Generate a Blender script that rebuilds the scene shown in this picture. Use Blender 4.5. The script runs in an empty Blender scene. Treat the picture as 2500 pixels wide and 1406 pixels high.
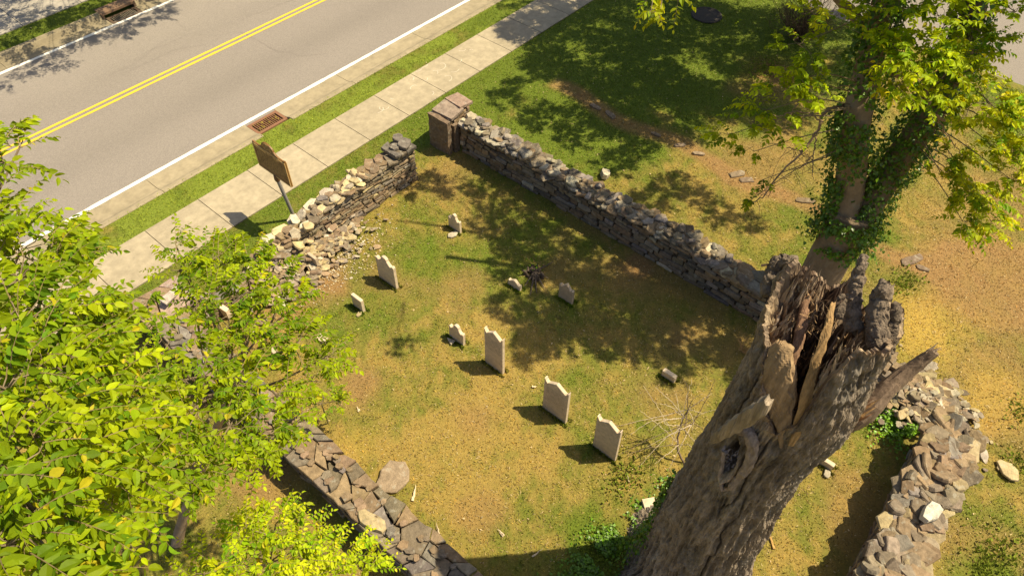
import bpy, math, random
import numpy as np
from mathutils import Matrix, Vector

# ---------------------------------------------------------------- camera, sky, sun, exposure
sc = bpy.context.scene
COL = sc.collection
F, PITCH, ROLL, HEAD, HC = 1782.0, .8622, .0155, .8725, 12.0
def _axes():
    cp, sp = math.cos(PITCH), math.sin(PITCH)
    f = np.array([math.sin(HEAD)*cp, math.cos(HEAD)*cp, -sp]); r = np.array([math.cos(HEAD), -math.sin(HEAD), 0.])
    u = np.cross(r, f)
    return r*math.cos(ROLL)+u*math.sin(ROLL), -r*math.sin(ROLL)+u*math.cos(ROLL), f
AR, AU, AF = _axes()
CAMP = np.array([0., 0., HC])
cd = bpy.data.cameras.new('camera'); cam = bpy.data.objects.new('camera', cd); COL.objects.link(cam)
cd.sensor_width = 36; cd.lens = F/2500*36; cd.clip_start = .05; cd.clip_end = 2000
m = Matrix.Identity(4)
for i in range(3):
    m[i][0], m[i][1], m[i][2], m[i][3] = AR[i], AU[i], -AF[i], CAMP[i]
cam.matrix_world = m
sc.camera = cam

SUN_EL, SUN_H = math.radians(60), np.array([.69, -.724])
SUN_H = SUN_H/np.linalg.norm(SUN_H)
SUND = np.array([SUN_H[0]*math.cos(SUN_EL), SUN_H[1]*math.cos(SUN_EL), math.sin(SUN_EL)])
w = bpy.data.worlds.new('World'); sc.world = w; w.use_nodes = True
nt = w.node_tree; nt.nodes.clear()
sky = nt.nodes.new('ShaderNodeTexSky'); sky.sky_type = 'NISHITA'; sky.sun_disc = False
sky.sun_elevation = SUN_EL; sky.sun_rotation = math.atan2(SUN_H[0], SUN_H[1]); sky.dust_density = 2.5
bg = nt.nodes.new('ShaderNodeBackground'); bg.inputs[1].default_value = .072
wo = nt.nodes.new('ShaderNodeOutputWorld')
nt.links.new(sky.outputs[0], bg.inputs[0]); nt.links.new(bg.outputs[0], wo.inputs[0])
sl = bpy.data.lights.new('sun', 'SUN'); sl.energy = 4.6; sl.angle = math.radians(.5); sl.color = (1, .88, .62)
so = bpy.data.objects.new('sun', sl); COL.objects.link(so)
so.rotation_euler = Vector(SUND).to_track_quat('Z', 'Y').to_euler(); so.location = (0, 0, 60)
sc.view_settings.view_transform = 'Standard'; sc.view_settings.look = 'None'
sc.view_settings.exposure = .70; sc.view_settings.gamma = 1

rng = np.random.default_rng(7); random.seed(7)
U = rng.uniform

def P(x, y, z=0.):
    d = AF+AR*(x-1250)/F-AU*(y-703)/F
    return CAMP+d*((z-HC)/d[2])
def PD(x, y, dist):
    d = AF+AR*(x-1250)/F-AU*(y-703)/F; d = d/np.linalg.norm(d)
    return CAMP+d*dist
def proj(q):
    v = np.asarray(q)-CAMP; ww = v@AF
    ww = np.where(ww < .01, .01, ww)
    return 1250+F*(v@AR)/ww, 703-F*(v@AU)/ww

# ---------------------------------------------------------------- noise
_T = np.random.default_rng(3).random((64, 64, 64))
def vn(x, y, z=0.):
    x = np.asarray(x, float); y = np.asarray(y, float); z = np.zeros_like(x)+z
    xi, yi, zi = np.floor(x).astype(int), np.floor(y).astype(int), np.floor(z).astype(int)
    fx, fy, fz = x-xi, y-yi, z-zi
    fx, fy, fz = [t*t*(3-2*t) for t in (fx, fy, fz)]
    r = 0
    for a in (0, 1):
        for b in (0, 1):
            for c in (0, 1):
                wgt = (fx if a else 1-fx)*(fy if b else 1-fy)*(fz if c else 1-fz)
                r = r+wgt*_T[(xi+a) & 63, (yi+b) & 63, (zi+c) & 63]
    return r
def fbm(x, y, z=0., o=4):
    s = 0; a = .5; t = 0
    for i in range(o):
        s = s+a*vn(x*2**i+i*7.3, y*2**i+i*3.1, np.asarray(z)*2**i+i*5.7); t += a; a *= .5
    return s/t
def ridge(x, y, z=0., o=3):
    s = 0; a = .5; t = 0
    for i in range(o):
        s = s+a*(1-np.abs(2*vn(x*2**i+i*9.3, y*2**i+i*4.1, np.asarray(z)*2**i+i*2.7)-1)); t += a; a *= .5
    return s/t
def sst(a, b, x):
    t = np.clip((x-a)/(b-a), 0, 1); return t*t*(3-2*t)

# ---------------------------------------------------------------- mesh helpers
class MB:
    def __init__(s): s.v = []; s.f = []; s.n = []; s.c = []; s.k = 0
    def add(s, v, faces, col=None):
        """faces: 2-D int array, or list of lists"""
        v = np.asarray(v, float).reshape(-1, 3)
        if isinstance(faces, np.ndarray):
            s.f.append((faces+s.k).ravel()); s.n.append(np.full(len(faces), faces.shape[1]))
        else:
            for f in faces:
                s.f.append(np.asarray(f)+s.k); s.n.append(np.array([len(f)]))
        s.v.append(v); s.k += len(v)
        col = np.array([.5, .5, .5]) if col is None else np.asarray(col, float)
        s.c.append(np.broadcast_to(col, (len(v), 3)) if col.ndim == 1 else col)
    def build(s, name, mat, parent=None, smooth=False):
        me = bpy.data.meshes.new(name)
        v = np.concatenate(s.v); f = np.concatenate(s.f).astype(np.int32); n = np.concatenate(s.n).astype(np.int32)
        me.vertices.add(len(v)); me.vertices.foreach_set('co', v.ravel().astype(np.float32))
        me.loops.add(len(f)); me.loops.foreach_set('vertex_index', f)
        me.polygons.add(len(n)); st = np.concatenate([[0], np.cumsum(n)[:-1]]).astype(np.int32)
        me.polygons.foreach_set('loop_start', st)
        me.polygons.foreach_set('use_smooth', np.full(len(n), smooth))
        me.update(calc_edges=True); me.validate()
        a = me.color_attributes.new('Col', 'FLOAT_COLOR', 'POINT')
        c = np.ones((len(v), 4), np.float32); c[:, :3] = np.concatenate(s.c)
        if len(a.data) == len(v): a.data.foreach_set('color', c.ravel())
        me.materials.append(mat)
        o = bpy.data.objects.new(name, me); COL.objects.link(o)
        if parent: o.parent = parent
        return o
def tag(o, label=None, cat=None, group=None, kind=None):
    if label: o['label'] = label
    if cat: o['category'] = cat
    if group: o['group'] = group
    if kind: o['kind'] = kind
    return o
def thing(name, label, cat, loc=(0, 0, 0), group=None):
    o = bpy.data.objects.new(name, None); COL.objects.link(o); o.location = loc; o.empty_display_size = .2
    return tag(o, label, cat, group)
def box(mb, x0, x1, y0, y1, z0, z1, col=None, M=None):
    v = np.array([[x, y, z] for z in (z0, z1) for y in (y0, y1) for x in (x0, x1)], float)
    if M is not None: v = v@np.asarray(M)[:3, :3].T+np.asarray(M)[:3, 3]
    mb.add(v, np.array([[0, 2, 3, 1], [4, 5, 7, 6], [0, 1, 5, 4], [2, 6, 7, 3], [0, 4, 6, 2], [1, 3, 7, 5]]), col)
def nrm(a): 
    a = np.asarray(a, float); return a/(np.linalg.norm(a, axis=-1, keepdims=True)+1e-9)
def tube(mb, pts, rad, seg=8, col=None, bump=0, cap=True, bfreq=6., stretch=.3):
    pts = np.asarray(pts, float); n = len(pts); rad = np.broadcast_to(rad, n) if np.ndim(rad) == 0 else np.asarray(rad, float)
    t = nrm(np.gradient(pts, axis=0)); ref = np.array([0, 0, 1.]) if abs(t[0][2]) < .9 else np.array([1., 0, 0])
    a = np.zeros_like(pts); x = nrm(np.cross(t[0], ref))
    for i in range(n):
        x = nrm(x-t[i]*(x@t[i])); a[i] = x
    b = np.cross(t, a)
    th = np.linspace(0, 2*np.pi, seg, endpoint=False)
    d = np.cos(th)[None, :, None]*a[:, None]+np.sin(th)[None, :, None]*b[:, None]
    r = np.repeat(rad[:, None], seg, 1)
    if bump:
        L = np.concatenate([[0], np.cumsum(np.linalg.norm(np.diff(pts, axis=0), axis=1))])
        q = d*rad[:, None, None]
        r = r+bump*(ridge(q[..., 0]*bfreq+3, q[..., 1]*bfreq+q[..., 2]*bfreq*.6, L[:, None]*bfreq*stretch)-.5)
    v = pts[:, None]+d*r[..., None]
    i = np.arange(n-1)[:, None]*seg; j = np.arange(seg)[None]; k = (j+1) % seg
    f = np.stack([i+j, i+k, i+seg+k, i+seg+j], -1).reshape(-1, 4)
    mb.add(v, f, col)
    if cap:
        mb.add(v[-1], [list(range(seg))], col)
def smoothpath(ctrl, n):
    """Catmull-Rom through control points"""
    c = np.asarray(ctrl, float); c = np.vstack([2*c[0]-c[1], c, 2*c[-1]-c[-2]]); out = []
    m_ = len(c)-3
    for t in np.linspace(0, m_-1e-6, n):
        i = int(t); u = t-i; p0, p1, p2, p3 = c[i:i+4]
        out.append(.5*((2*p1)+(-p0+p2)*u+(2*p0-5*p1+4*p2-p3)*u*u+(-p0+3*p1-3*p2+p3)*u**3))
    return np.array(out)

# ---------------------------------------------------------------- materials
def mat(name, rough=.85, bump=0., bscale=30., mix=.25, mscale=12., spec=.3, transl=0., col=None, detail=6., stretch=None, tr_col=None, spots=None):
    """vertex colour x procedural variation, with noise bump"""
    m = bpy.data.materials.new(name); m.use_nodes = True; t = m.node_tree; N = t.nodes; L = t.links
    b = N['Principled BSDF']; b.inputs['Roughness'].default_value = rough; b.inputs['Specular IOR Level'].default_value = spec
    tc = N.new('ShaderNodeTexCoord'); mp = N.new('ShaderNodeMapping'); L.new(tc.outputs['Object'], mp.inputs[0])
    if stretch: mp.inputs['Scale'].default_value = stretch
    if col is None:
        at = N.new('ShaderNodeAttribute'); at.attribute_name = 'Col'; base = at.outputs['Color']
    else:
        rg = N.new('ShaderNodeRGB'); rg.outputs[0].default_value = (*col, 1); base = rg.outputs[0]
    if mix:
        no = N.new('ShaderNodeTexNoise'); no.inputs['Scale'].default_value = mscale; no.inputs['Detail'].default_value = detail; no.inputs['Roughness'].default_value = .65
        L.new(mp.outputs[0], no.inputs[0])
        mr = N.new('ShaderNodeMapRange'); mr.inputs[1].default_value = .28; mr.inputs[2].default_value = .72
        mr.inputs[3].default_value = 1-mix; mr.inputs[4].default_value = 1+mix
        L.new(no.outputs[0], mr.inputs[0])
        vm = N.new('ShaderNodeVectorMath'); vm.operation = 'SCALE'; L.new(base, vm.inputs[0]); L.new(mr.outputs[0], vm.inputs['Scale'])
        base = vm.outputs[0]
    if spots:
        sc_, thr, scol, amt = spots
        n2 = N.new('ShaderNodeTexNoise'); n2.inputs['Scale'].default_value = sc_; n2.inputs['Detail'].default_value = 5
        L.new(mp.outputs[0], n2.inputs[0])
        mr2 = N.new('ShaderNodeMapRange'); mr2.inputs[1].default_value = thr; mr2.inputs[2].default_value = thr+.06; mr2.inputs[4].default_value = amt
        L.new(n2.outputs[0], mr2.inputs[0])
        mx = N.new('ShaderNodeMixRGB'); mx.inputs[2].default_value = (*scol, 1); L.new(mr2.outputs[0], mx.inputs[0]); L.new(base, mx.inputs[1]); base = mx.outputs[0]
    L.new(base, b.inputs['Base Color'])
    if bump:
        nb = N.new('ShaderNodeTexNoise'); nb.inputs['Scale'].default_value = bscale; nb.inputs['Detail'].default_value = 8; nb.inputs['Roughness'].default_value = .7
        L.new(mp.outputs[0], nb.inputs[0])
        bp = N.new('ShaderNodeBump'); bp.inputs['Strength'].default_value = 1; bp.inputs['Distance'].default_value = bump
        L.new(nb.outputs[0], bp.inputs['Height']); L.new(bp.outputs[0], b.inputs['Normal'])
    if transl:
        tl = N.new('ShaderNodeBsdfTranslucent'); ms = N.new('ShaderNodeMixShader'); ms.inputs[0].default_value = transl
        if tr_col:
            v2 = N.new('ShaderNodeVectorMath'); v2.operation = 'MULTIPLY'; L.new(base, v2.inputs[0]); v2.inputs[1].default_value = tr_col; L.new(v2.outputs[0], tl.inputs[0])
        else: L.new(base, tl.inputs[0])
        L.new(b.outputs[0], ms.inputs[1]); L.new(tl.outputs[0], ms.inputs[2]); L.new(ms.outputs[0], N['Material Output'].inputs[0])
    return m
M = dict(
    ground=mat('soil', .95, .02, 60, .3, 25),
    grass=mat('grass', .75, 0, 1, 0, spec=.15, transl=.25),
    asphalt=mat('asphalt', .9, .006, 160, .30, 45, spec=.2, detail=9),
    concrete=mat('concrete', .9, .003, 120, .22, 5, spec=.2, detail=9),
    paint=mat('road_paint', .7, .002, 200, .12, 60),
    stone=mat('stone', .88, .02, 22, .38, 10, spec=.2, spots=(9, .60, (.36, .34, .27), .4)),
    marble=mat('marble', .8, .004, 60, .22, 9, spec=.2, spots=(8, .60, (.24, .19, .13), .35)),
    leaf=mat('leaf', .55, 0, 1, .12, 25, spec=.16, transl=.42, tr_col=(1.55, 1.3, .2)),
    ivy=mat('ivy_leaf', .42, 0, 1, .1, 25, spec=.5, transl=.25),
    bark=mat('bark', .9, .035, 38, .5, 22, spec=.15, stretch=(1, 1, .35)),
    bark2=mat('smooth_bark', .85, .004, 40, .22, 9, spec=.2, spots=(5, .58, (.28, .24, .17), .5)),
    wood=mat('split_wood', .85, .014, 26, .42, 14, spec=.15, stretch=(1.6, 1.6, .14)),
    twig=mat('twig', .85, 0, 1, .2, 30),
    iron=mat('rusty_iron', .8, .002, 120, .35, 30, spec=.4),
    bronze=mat('brown_cast_metal', .55, .001, 90, .12, 40, spec=.5),
    steel=mat('galvanised_steel', .45, .0005, 60, .08, 20, spec=.5),
    dark=mat('dark_void', 1, 0, 1, 0, spec=0),
)

# ---------------------------------------------------------------- ground colours
STRAW = np.array([.365, .254, .060]); OLIVE = np.array([.205, .195, .030]); GREEN = np.array([.140, .185, .015])
LUSH = np.array([.215, .262, .026]); DIRT = np.array([.34, .20, .072]); DUST = np.array([.54, .35, .07]); DARKSOIL = np.array([.13, .085, .05])
def blob(x, y, px, py, rx, ry=None, soft=.5):
    c = P(px, py); ry = ry or rx
    d = np.sqrt(((x-c[0])/rx)**2+((y-c[1])/ry)**2)+(fbm(x*1.3+px, y*1.3+py, 0, 3)-.5)*1.1
    return 1-sst(1-soft, 1+soft*.4, d)
def gcol(x, y):
    x = np.asarray(x, float); y = np.asarray(y, float)
    n1 = fbm(x*.45+3, y*.45+9, .3, 4); n2 = fbm(x*1.7+11, y*1.7+5, 4.2, 4); n3 = fbm(x*5+1, y*5+2, 1.5, 3)
    g = np.zeros(x.shape)                                    # 0 straw .. 1 green
    n4 = fbm(x*11+1, y*11+2, 3.5, 2)
    g = g+.33+.7*(n1-.5)+.9*(n2-.5)+1.1*(n3-.5)+.9*(n4-.5)
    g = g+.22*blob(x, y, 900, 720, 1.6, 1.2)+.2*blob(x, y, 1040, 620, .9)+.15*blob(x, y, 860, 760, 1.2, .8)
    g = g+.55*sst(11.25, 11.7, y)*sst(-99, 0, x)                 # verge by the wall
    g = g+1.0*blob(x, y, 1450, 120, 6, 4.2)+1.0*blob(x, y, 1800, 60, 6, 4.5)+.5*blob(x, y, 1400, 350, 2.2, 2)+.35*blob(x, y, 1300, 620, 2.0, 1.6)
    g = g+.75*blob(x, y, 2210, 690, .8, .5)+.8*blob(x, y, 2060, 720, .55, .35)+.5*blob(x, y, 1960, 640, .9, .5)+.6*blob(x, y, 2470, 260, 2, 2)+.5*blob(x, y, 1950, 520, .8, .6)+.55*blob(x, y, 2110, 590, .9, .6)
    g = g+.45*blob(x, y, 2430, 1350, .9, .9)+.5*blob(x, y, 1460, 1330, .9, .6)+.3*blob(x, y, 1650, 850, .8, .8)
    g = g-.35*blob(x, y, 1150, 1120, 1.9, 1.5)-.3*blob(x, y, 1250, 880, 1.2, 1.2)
    g = np.clip(g, 0, 1)[..., None]
    c = np.where(g < .5, STRAW+(OLIVE-STRAW)*g*2, OLIVE+(GREEN-OLIVE)*(g-.5)*2)
    st = (sst(14.0, 14.15, y)*(1-sst(15.4, 15.5, y)))[..., None]*sst(.22, .5, .35+1.2*(n2-.4))[..., None]
    c = c+(LUSH-c)*st
    far = sst(22.5, 22.6, y)[..., None]; c = c+(GREEN*.9-c)*far
    d = .85*blob(x, y, 2420, 700, 1.9, 1.7)+.45*blob(x, y, 2400, 930, 1.2, 1.0)+.8*blob(x, y, 1880, 185, 1.3, 1.0, .7)+.75*blob(x, y, 1030, 345, .75, .4)+.8*blob(x, y, 880, 940, .7, .6)+.5*blob(x, y, 1560, 650, .6, .5)
    d = d+.6*blob(x, y, 1850, 390, 1.4, 1.0)+.5*blob(x, y, 2100, 1250, 1.0, .8)+.45*blob(x, y, 1640, 830, .7, .7)+.7*blob(x, y, 700, 730, 1.6, .8)+.7*blob(x, y, 650, 1100, .9, .9)+.6*blob(x, y, 2440, 480, 1.3, 1.1)
    d = d+.85*(1-sst(.12, .42, np.abs(x-14.45+.15*np.sin(y*1.7))))*(1-sst(10.6, 11, y))*sst(-.8, -.3, y)+.5*sst(.55, .75, fbm(x*.8+40, y*.8+2, 7, 3))*(1-sst(11, 12, x)*sst(2.5, 4.5, y))
    d = np.clip(d*(.55+.9*(n3)), 0, 1)[..., None]*(1-sst(11.2, 11.5, y))[..., None]
    c = c+(DIRT-c)*d
    u = np.clip(1.0*blob(x, y, 2260, 800, 1.5, .9, 1.0)+.6*blob(x, y, 2420, 980, .9, .8)+.35*blob(x, y, 850, 1100, .5, .4), 0, 1)[..., None]*(.6+.5*n3[..., None])
    c = c+(DUST-c)*np.clip(u, 0, 1)
    return c

# ground sheet: fine in view, coarse outside, sunk under the road
def axis(lo, hi, st, far):
    return np.unique(np.round(np.concatenate([-np.geomspace(-(lo)+0.5 if lo < 0 else 1, far, 14)[::-1] if lo < 0 else [], np.arange(lo, hi, st), np.geomspace(hi, far, 14)]), 3))
xs = axis(-6, 32, .12, 260); ys = np.unique(np.round(np.concatenate([axis(-9, 31, .12, 260), [15.04, 15.16, 23.78, 23.9]]), 3))
X, Y = np.meshgrid(xs, ys)
Z = (fbm(X*.6, Y*.6, 0, 3)-.5)*.05+(fbm(X*4, Y*4, 9, 2)-.5)*.022
flat = np.clip(sst(11.6, 12.6, Y)*(1-sst(24.9, 26, Y)), 0, 1)
Z = Z*(1-flat)
Z = Z-.02*(1-flat*0)+sst(12.3, 12.6, Y)*0
Z = np.where((Y > 15.1) & (Y < 23.84), -.35, Z)
Z = np.where(Y >= 23.84, Z+.04, Z)
Z = np.where((X > 23.45) & (Y < 7.45), -.3, Z)
g_ = MB(); nx = len(xs); ny = len(ys)
ii = (np.arange(ny-1)[:, None]*nx+np.arange(nx-1)[None]).ravel()
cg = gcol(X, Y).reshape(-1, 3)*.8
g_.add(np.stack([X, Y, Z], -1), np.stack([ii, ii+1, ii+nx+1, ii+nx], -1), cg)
tag(g_.build('ground', M['ground'], smooth=True), kind='structure')
def gz(x, y):
    z = (fbm(x*.6, y*.6, 0, 3)-.5)*.05+(fbm(x*4, y*4, 9, 2)-.5)*.022
    fl = np.clip(sst(11.6, 12.6, y)*(1-sst(24.9, 26, y)), 0, 1)
    return z*(1-fl)-.02+np.where(y > 23.84, .04, 0)

# road
def sheet(name, x0, x1, y0, y1, z, colf, m, step=.5, kind='structure'):
    mb = MB(); a = np.arange(x0, x1+step, step); b = np.linspace(y0, y1, max(2, int((y1-y0)/step)+1)); A, B = np.meshgrid(a, b)
    n = len(a); i = (np.arange(len(b)-1)[:, None]*n+np.arange(n-1)[None]).ravel()
    mb.add(np.stack([A, B, A*0+z], -1), np.stack([i, i+1, i+n+1, i+n], -1), colf(A, B).reshape(-1, 3))
    return tag(mb.build(name, m), kind=kind)
ASPH = np.array([.245, .212, .180])
def roadcol(a, b):
    tr = -.10*np.exp(-((b-17.7)/.55)**2)+.05*np.exp(-((b-21.9)/.9)**2)-.04*np.exp(-((b-20.6)/.4)**2)
    return ASPH*(1+tr+.10*(fbm(a*.35, b*.9, 2, 4)-.5))[..., None]
sheet('road', -60, 90, 15.72, 23.25, -.10, roadcol, M['asphalt'], .25)
sheet('side_street', 23.3, 44, -40, 7.6, -.05, lambda a, b: ASPH*(.92+.12*(fbm(a*.8, b*.8, 2, 4)))[..., None], M['asphalt'], .4)
def strip(mb, x0, x1, yf, wd, z, col, st=.12, seed=0):
    a = np.arange(x0, x1, st); c = yf+0.012*(vn(a*.5, a*0+seed)-.5); e = wd/2*(1+.25*(vn(a*7, a*0+seed+3)-.5))
    v = np.stack([np.stack([a, c-e, a*0+z], -1), np.stack([a, c+e, a*0+z], -1)], 1).reshape(-1, 3)
    i = np.arange(len(a)-1)*2
    mb.add(v, np.stack([i, i+2, i+3, i+1], -1), col)
mb = MB(); YEL = (.72, .47, .035)
strip(mb, -30, 60, 19.585, .085, -.094, YEL, seed=1); strip(mb, -30, 60, 19.385, .085, -.094, YEL, seed=5)
tag(mb.build('yellow_road_lines', M['paint']), kind='structure')
mb = MB(); WH = (.78, .74, .66)
strip(mb, -30, 60, 15.88, .12, -.094, WH, seed=8); strip(mb, -30, 60, 23.06, .115, -.094, WH, seed=11)
tag(mb.build('white_road_lines', M['paint']), kind='structure')
# hairline cracks in the asphalt
mb = MB()
for k in range(16):
    x, y = U(-2, 22), U(16.4, 22.6); ang = U(-.25, .25) if k % 2 else U(-1.4, 1.4); pts = []
    for i in range(int(U(14, 60))):
        pts.append((x, y)); x += .12*math.cos(ang); y += .12*math.sin(ang); ang += U(-.45, .45); ang *= .97
        if not 16.1 < y < 22.9: break
    p = np.array(pts)
    if len(p) < 4: continue
    t_ = nrm(np.gradient(p, axis=0)); nn = np.stack([-t_[:, 1], t_[:, 0]], 1)*(.0032*np.sin(np.linspace(.2, 3, len(p))))[:, None]
    v = np.stack([np.c_[p-nn, np.full(len(p), -.0955)], np.c_[p+nn, np.full(len(p), -.0955)]], 1).reshape(-1, 3); i = np.arange(len(p)-1)*2
    mb.add(v, np.stack([i, i+2, i+3, i+1], -1), (.205, .175, .15))
tag(mb.build('asphalt_cracks', M['paint']), kind='structure')

# kerbs and gutters swept along X; cross section (y, z)
CONC = np.array([.315, .258, .165])
def sweep(name, segs, prof, col, m):
    mb = MB(); pr = np.asarray(prof, float); n = len(pr)
    for (x0, x1) in segs:
        a = np.linspace(x0, x1, max(2, int((x1-x0)/.3)+1))
        v = np.stack([np.repeat(a, n), np.tile(pr[:, 0], len(a)), np.tile(pr[:, 1], len(a))], -1)
        i = (np.arange(len(a)-1)[:, None]*n+np.arange(n-1)[None]).ravel()
        cc = col*(1+.22*(fbm(v[:, 0]*1.3, v[:, 1]*3, 1, 4)-.5))[:, None]
        mb.add(v, np.stack([i, i+1, i+n+1, i+n], -1), cc)
        mb.add(v[:n], [list(range(n))[::-1]], col); mb.add(v[-n:], [list(range(n))], col)
    return tag(mb.build(name, m), kind='structure')
js = np.arange(-30, 60, 3.05)+1.1
def segs_around(c0, c1, js=js):
    out = []
    for s in js:
        a, b = s, s+3.05-.012
        if b <= c0 or a >= c1: out.append((a, b))
        else:
            if a < c0: out.append((a, c0))
            if b > c1: out.append((c1, b))
    return out
sweep('near_kerb', segs_around(7.57, 8.53), [(15.80, -.30), (15.80, -.092), (15.35, -.088), (15.22, -.07), (15.10, -.015), (15.0, .0), (14.93, -.004), (14.93, -.30)][::-1], CONC, M['concrete'])
sweep('far_kerb', segs_around(7.95, 9.0), [(23.16, -.30), (23.16, -.092), (23.62, -.098), (23.69, .02), (23.72, .045), (23.88, .05), (23.90, .04), (23.90, -.30)], CONC*.8, M['concrete'])
# sidewalks
def walk(name, y0, y1, z, x_first, pitch, col, y_wob=.05):
    mb = MB()
    for k in range(-20, 42):
        x0 = x_first+k*pitch; x1 = x0+pitch-.016; tone = 1+U(-.05, .05)
        n = 12; a = np.linspace(x0, x1, n); b = np.linspace(y0, y1, 12); A, B = np.meshgrid(a, b)
        i = (np.arange(11)[:, None]*n+np.arange(n-1)[None]).ravel()
        cc = col*(tone+.18*(fbm(A*1.1, B*1.1, 5, 4)-.5)+.10*(sst(.62, .7, fbm(A*2.2+9, B*2.2, 8, 3))))[..., None]
        zz = z+.0+A*0
        mb.add(np.stack([A, B, zz], -1), np.stack([i, i+1, i+n+1, i+n], -1), cc.reshape(-1, 3))
        for q in ([(x0, y0), (x1, y0)], [(x1, y0), (x1, y1)], [(x1, y1), (x0, y1)], [(x0, y1), (x0, y0)]):
            (p, r), (s_, t) = q
            mb.add([(p, r, z-.12), (s_, t, z-.12), (s_, t, z), (p, r, z)], np.array([[0, 1, 2, 3]]), col*.8)
    return tag(mb.build(name, M['concrete']), kind='structure')
walk('sidewalk', 12.70, 14.10, .012, 2.21-1.415*0, 1.415, np.array([.350, .290, .195]))
walk('far_sidewalk', 24.82, 26.9, .052, 6.0, 1.9, np.array([.34, .30, .25]))
mb = MB()     # faint chalk scribbles
for k in range(16):
    c = P(*[(1040, 195), (1075, 165), (1010, 215), (1120, 150), (1060, 180), (1150, 125), (960, 240), (1020, 170), (925, 270), (1090, 195), (1035, 160), (1130, 120), (1000, 195), (1052, 230), (940, 262), (1110, 170)][k]); a0 = U(0, 6); q = np.linspace(0, U(1.5, 4), 14); rr = U(.06, .22)
    p = np.c_[c[0]+rr*np.cos(a0+q), np.clip(c[1]+rr*.7*np.sin(a0+q*1.1), 12.75, 14.05)]; t_ = nrm(np.gradient(p, axis=0)); nn = np.stack([-t_[:, 1], t_[:, 0]], 1)*.009
    v = np.stack([np.c_[p-nn, np.full(14, .0155+k*.0002)], np.c_[p+nn, np.full(14, .0155+k*.0002)]], 1).reshape(-1, 3); i = np.arange(13)*2
    mb.add(v, np.stack([i, i+2, i+3, i+1], -1), np.array([.58, .50, .38]))
tag(mb.build('chalk_marks', M['paint']), kind='structure')
# soil edge between walk slabs shows dark
mb = MB(); box(mb, -28, 60, 12.72, 14.08, -.10, -.004, (.09, .065, .04)); tag(mb.build('sidewalk_bed', M['ground']), kind='structure')

# ---------------------------------------------------------------- drain grates
def grate(label, x0, x1, y0, y1, z, fc, bars, bc, group):
    t = thing('drain_grate', label, 'drain grate', ((x0+x1)/2, (y0+y1)/2, z), group)
    def put(mb, name, m_): 
        o = mb.build(name, m_); o.data.transform(Matrix.Translation((-(x0+x1)/2, -(y0+y1)/2, -z))); o.parent = t; return o
    mb = MB(); fw = .085
    box(mb, x0, x1, y0, y0+fw, z-.05, z, fc); box(mb, x0, x1, y1-fw, y1, z-.05, z, fc)
    box(mb, x0, x0+fw, y0+fw, y1-fw, z-.05, z, fc); box(mb, x1-fw, x1, y0+fw, y1-fw, z-.05, z, fc)
    put(mb, 'frame', M['iron'])
    mb = MB(); xs_ = np.linspace(x0+fw, x1-fw, bars+2)[1:-1]
    for x in xs_: box(mb, x-.0135, x+.0135, y0+fw, y1-fw, z-.045, z-.006, bc)
    o = put(mb, 'bars', M['iron'])
    mb = MB(); 
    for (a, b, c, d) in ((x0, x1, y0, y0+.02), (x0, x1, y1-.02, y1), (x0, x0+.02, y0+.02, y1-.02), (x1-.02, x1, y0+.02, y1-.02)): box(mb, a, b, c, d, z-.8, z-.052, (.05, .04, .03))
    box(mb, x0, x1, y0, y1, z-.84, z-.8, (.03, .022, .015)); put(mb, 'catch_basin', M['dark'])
    return t
gr = grate('rust brown iron grate with leaves in its slots, set in the near gutter', 7.575, 8.525, 15.17, 15.72, -.086, (.22, .105, .055), 12, (.20, .095, .045), 'storm drain grates')
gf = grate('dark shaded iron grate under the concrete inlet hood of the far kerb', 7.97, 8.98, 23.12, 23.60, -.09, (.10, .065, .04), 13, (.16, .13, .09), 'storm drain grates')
mb = MB(); box(mb, 7.90, 9.05, 23.62, 24.05, .0, .07, (.20, .12, .07)); box(mb, 7.90, 7.97, 23.60, 24.0, -.25, 0, (.16, .1, .06)); box(mb, 8.98, 9.05, 23.60, 24.0, -.25, 0, (.16, .1, .06))
o = mb.build('inlet_hood', M['iron']); tag(o, 'brown cast inlet hood over the far storm drain opening', 'drain hood')
mb = MB()
for k in range(26):
    x, y = U(7.7, 8.4), U(15.3, 15.6); a = U(0, 6.3); s = U(.02, .045)
    mb.add([(x, y, -.075), (x+s*math.cos(a), y+s*math.sin(a), -.06), (x+s*1.6*math.cos(a+.5), y+s*1.6*math.sin(a+.5), -.07), (x+s*math.cos(a+1.1), y+s*math.sin(a+1.1), -.078)], np.array([[0, 1, 2, 3]]), np.array([.35, .26, .05])*U(.6, 1.2))
tag(mb.build('leaf_litter', M['grass']), kind='stuff', label='dead yellow leaves caught on the near grate', cat='leaves')
# manhole cover on shaded lawn
c = P(1725, 38); mb = MB(); th = np.linspace(0, 2*np.pi, 32, endpoint=False)
for (r0, r1, z0, z1) in ((.50, .48, 0, .03), (.48, .42, .03, .03), (.42, .41, .03, .022), (.41, 0.01, .022, .022)):
    v = np.concatenate([np.stack([c[0]+r0*np.cos(th), c[1]+r0*np.sin(th), th*0+z0], -1), np.stack([c[0]+r1*np.cos(th), c[1]+r1*np.sin(th), th*0+z1], -1)])
    i = np.arange(32); mb.add(v, np.stack([i, (i+1) % 32, (i+1) % 32+32, i+32], -1), (.045, .034, .026))
tag(mb.build('manhole_cover', M['iron']), 'round dark iron manhole cover in the shaded lawn', 'manhole cover')

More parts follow.
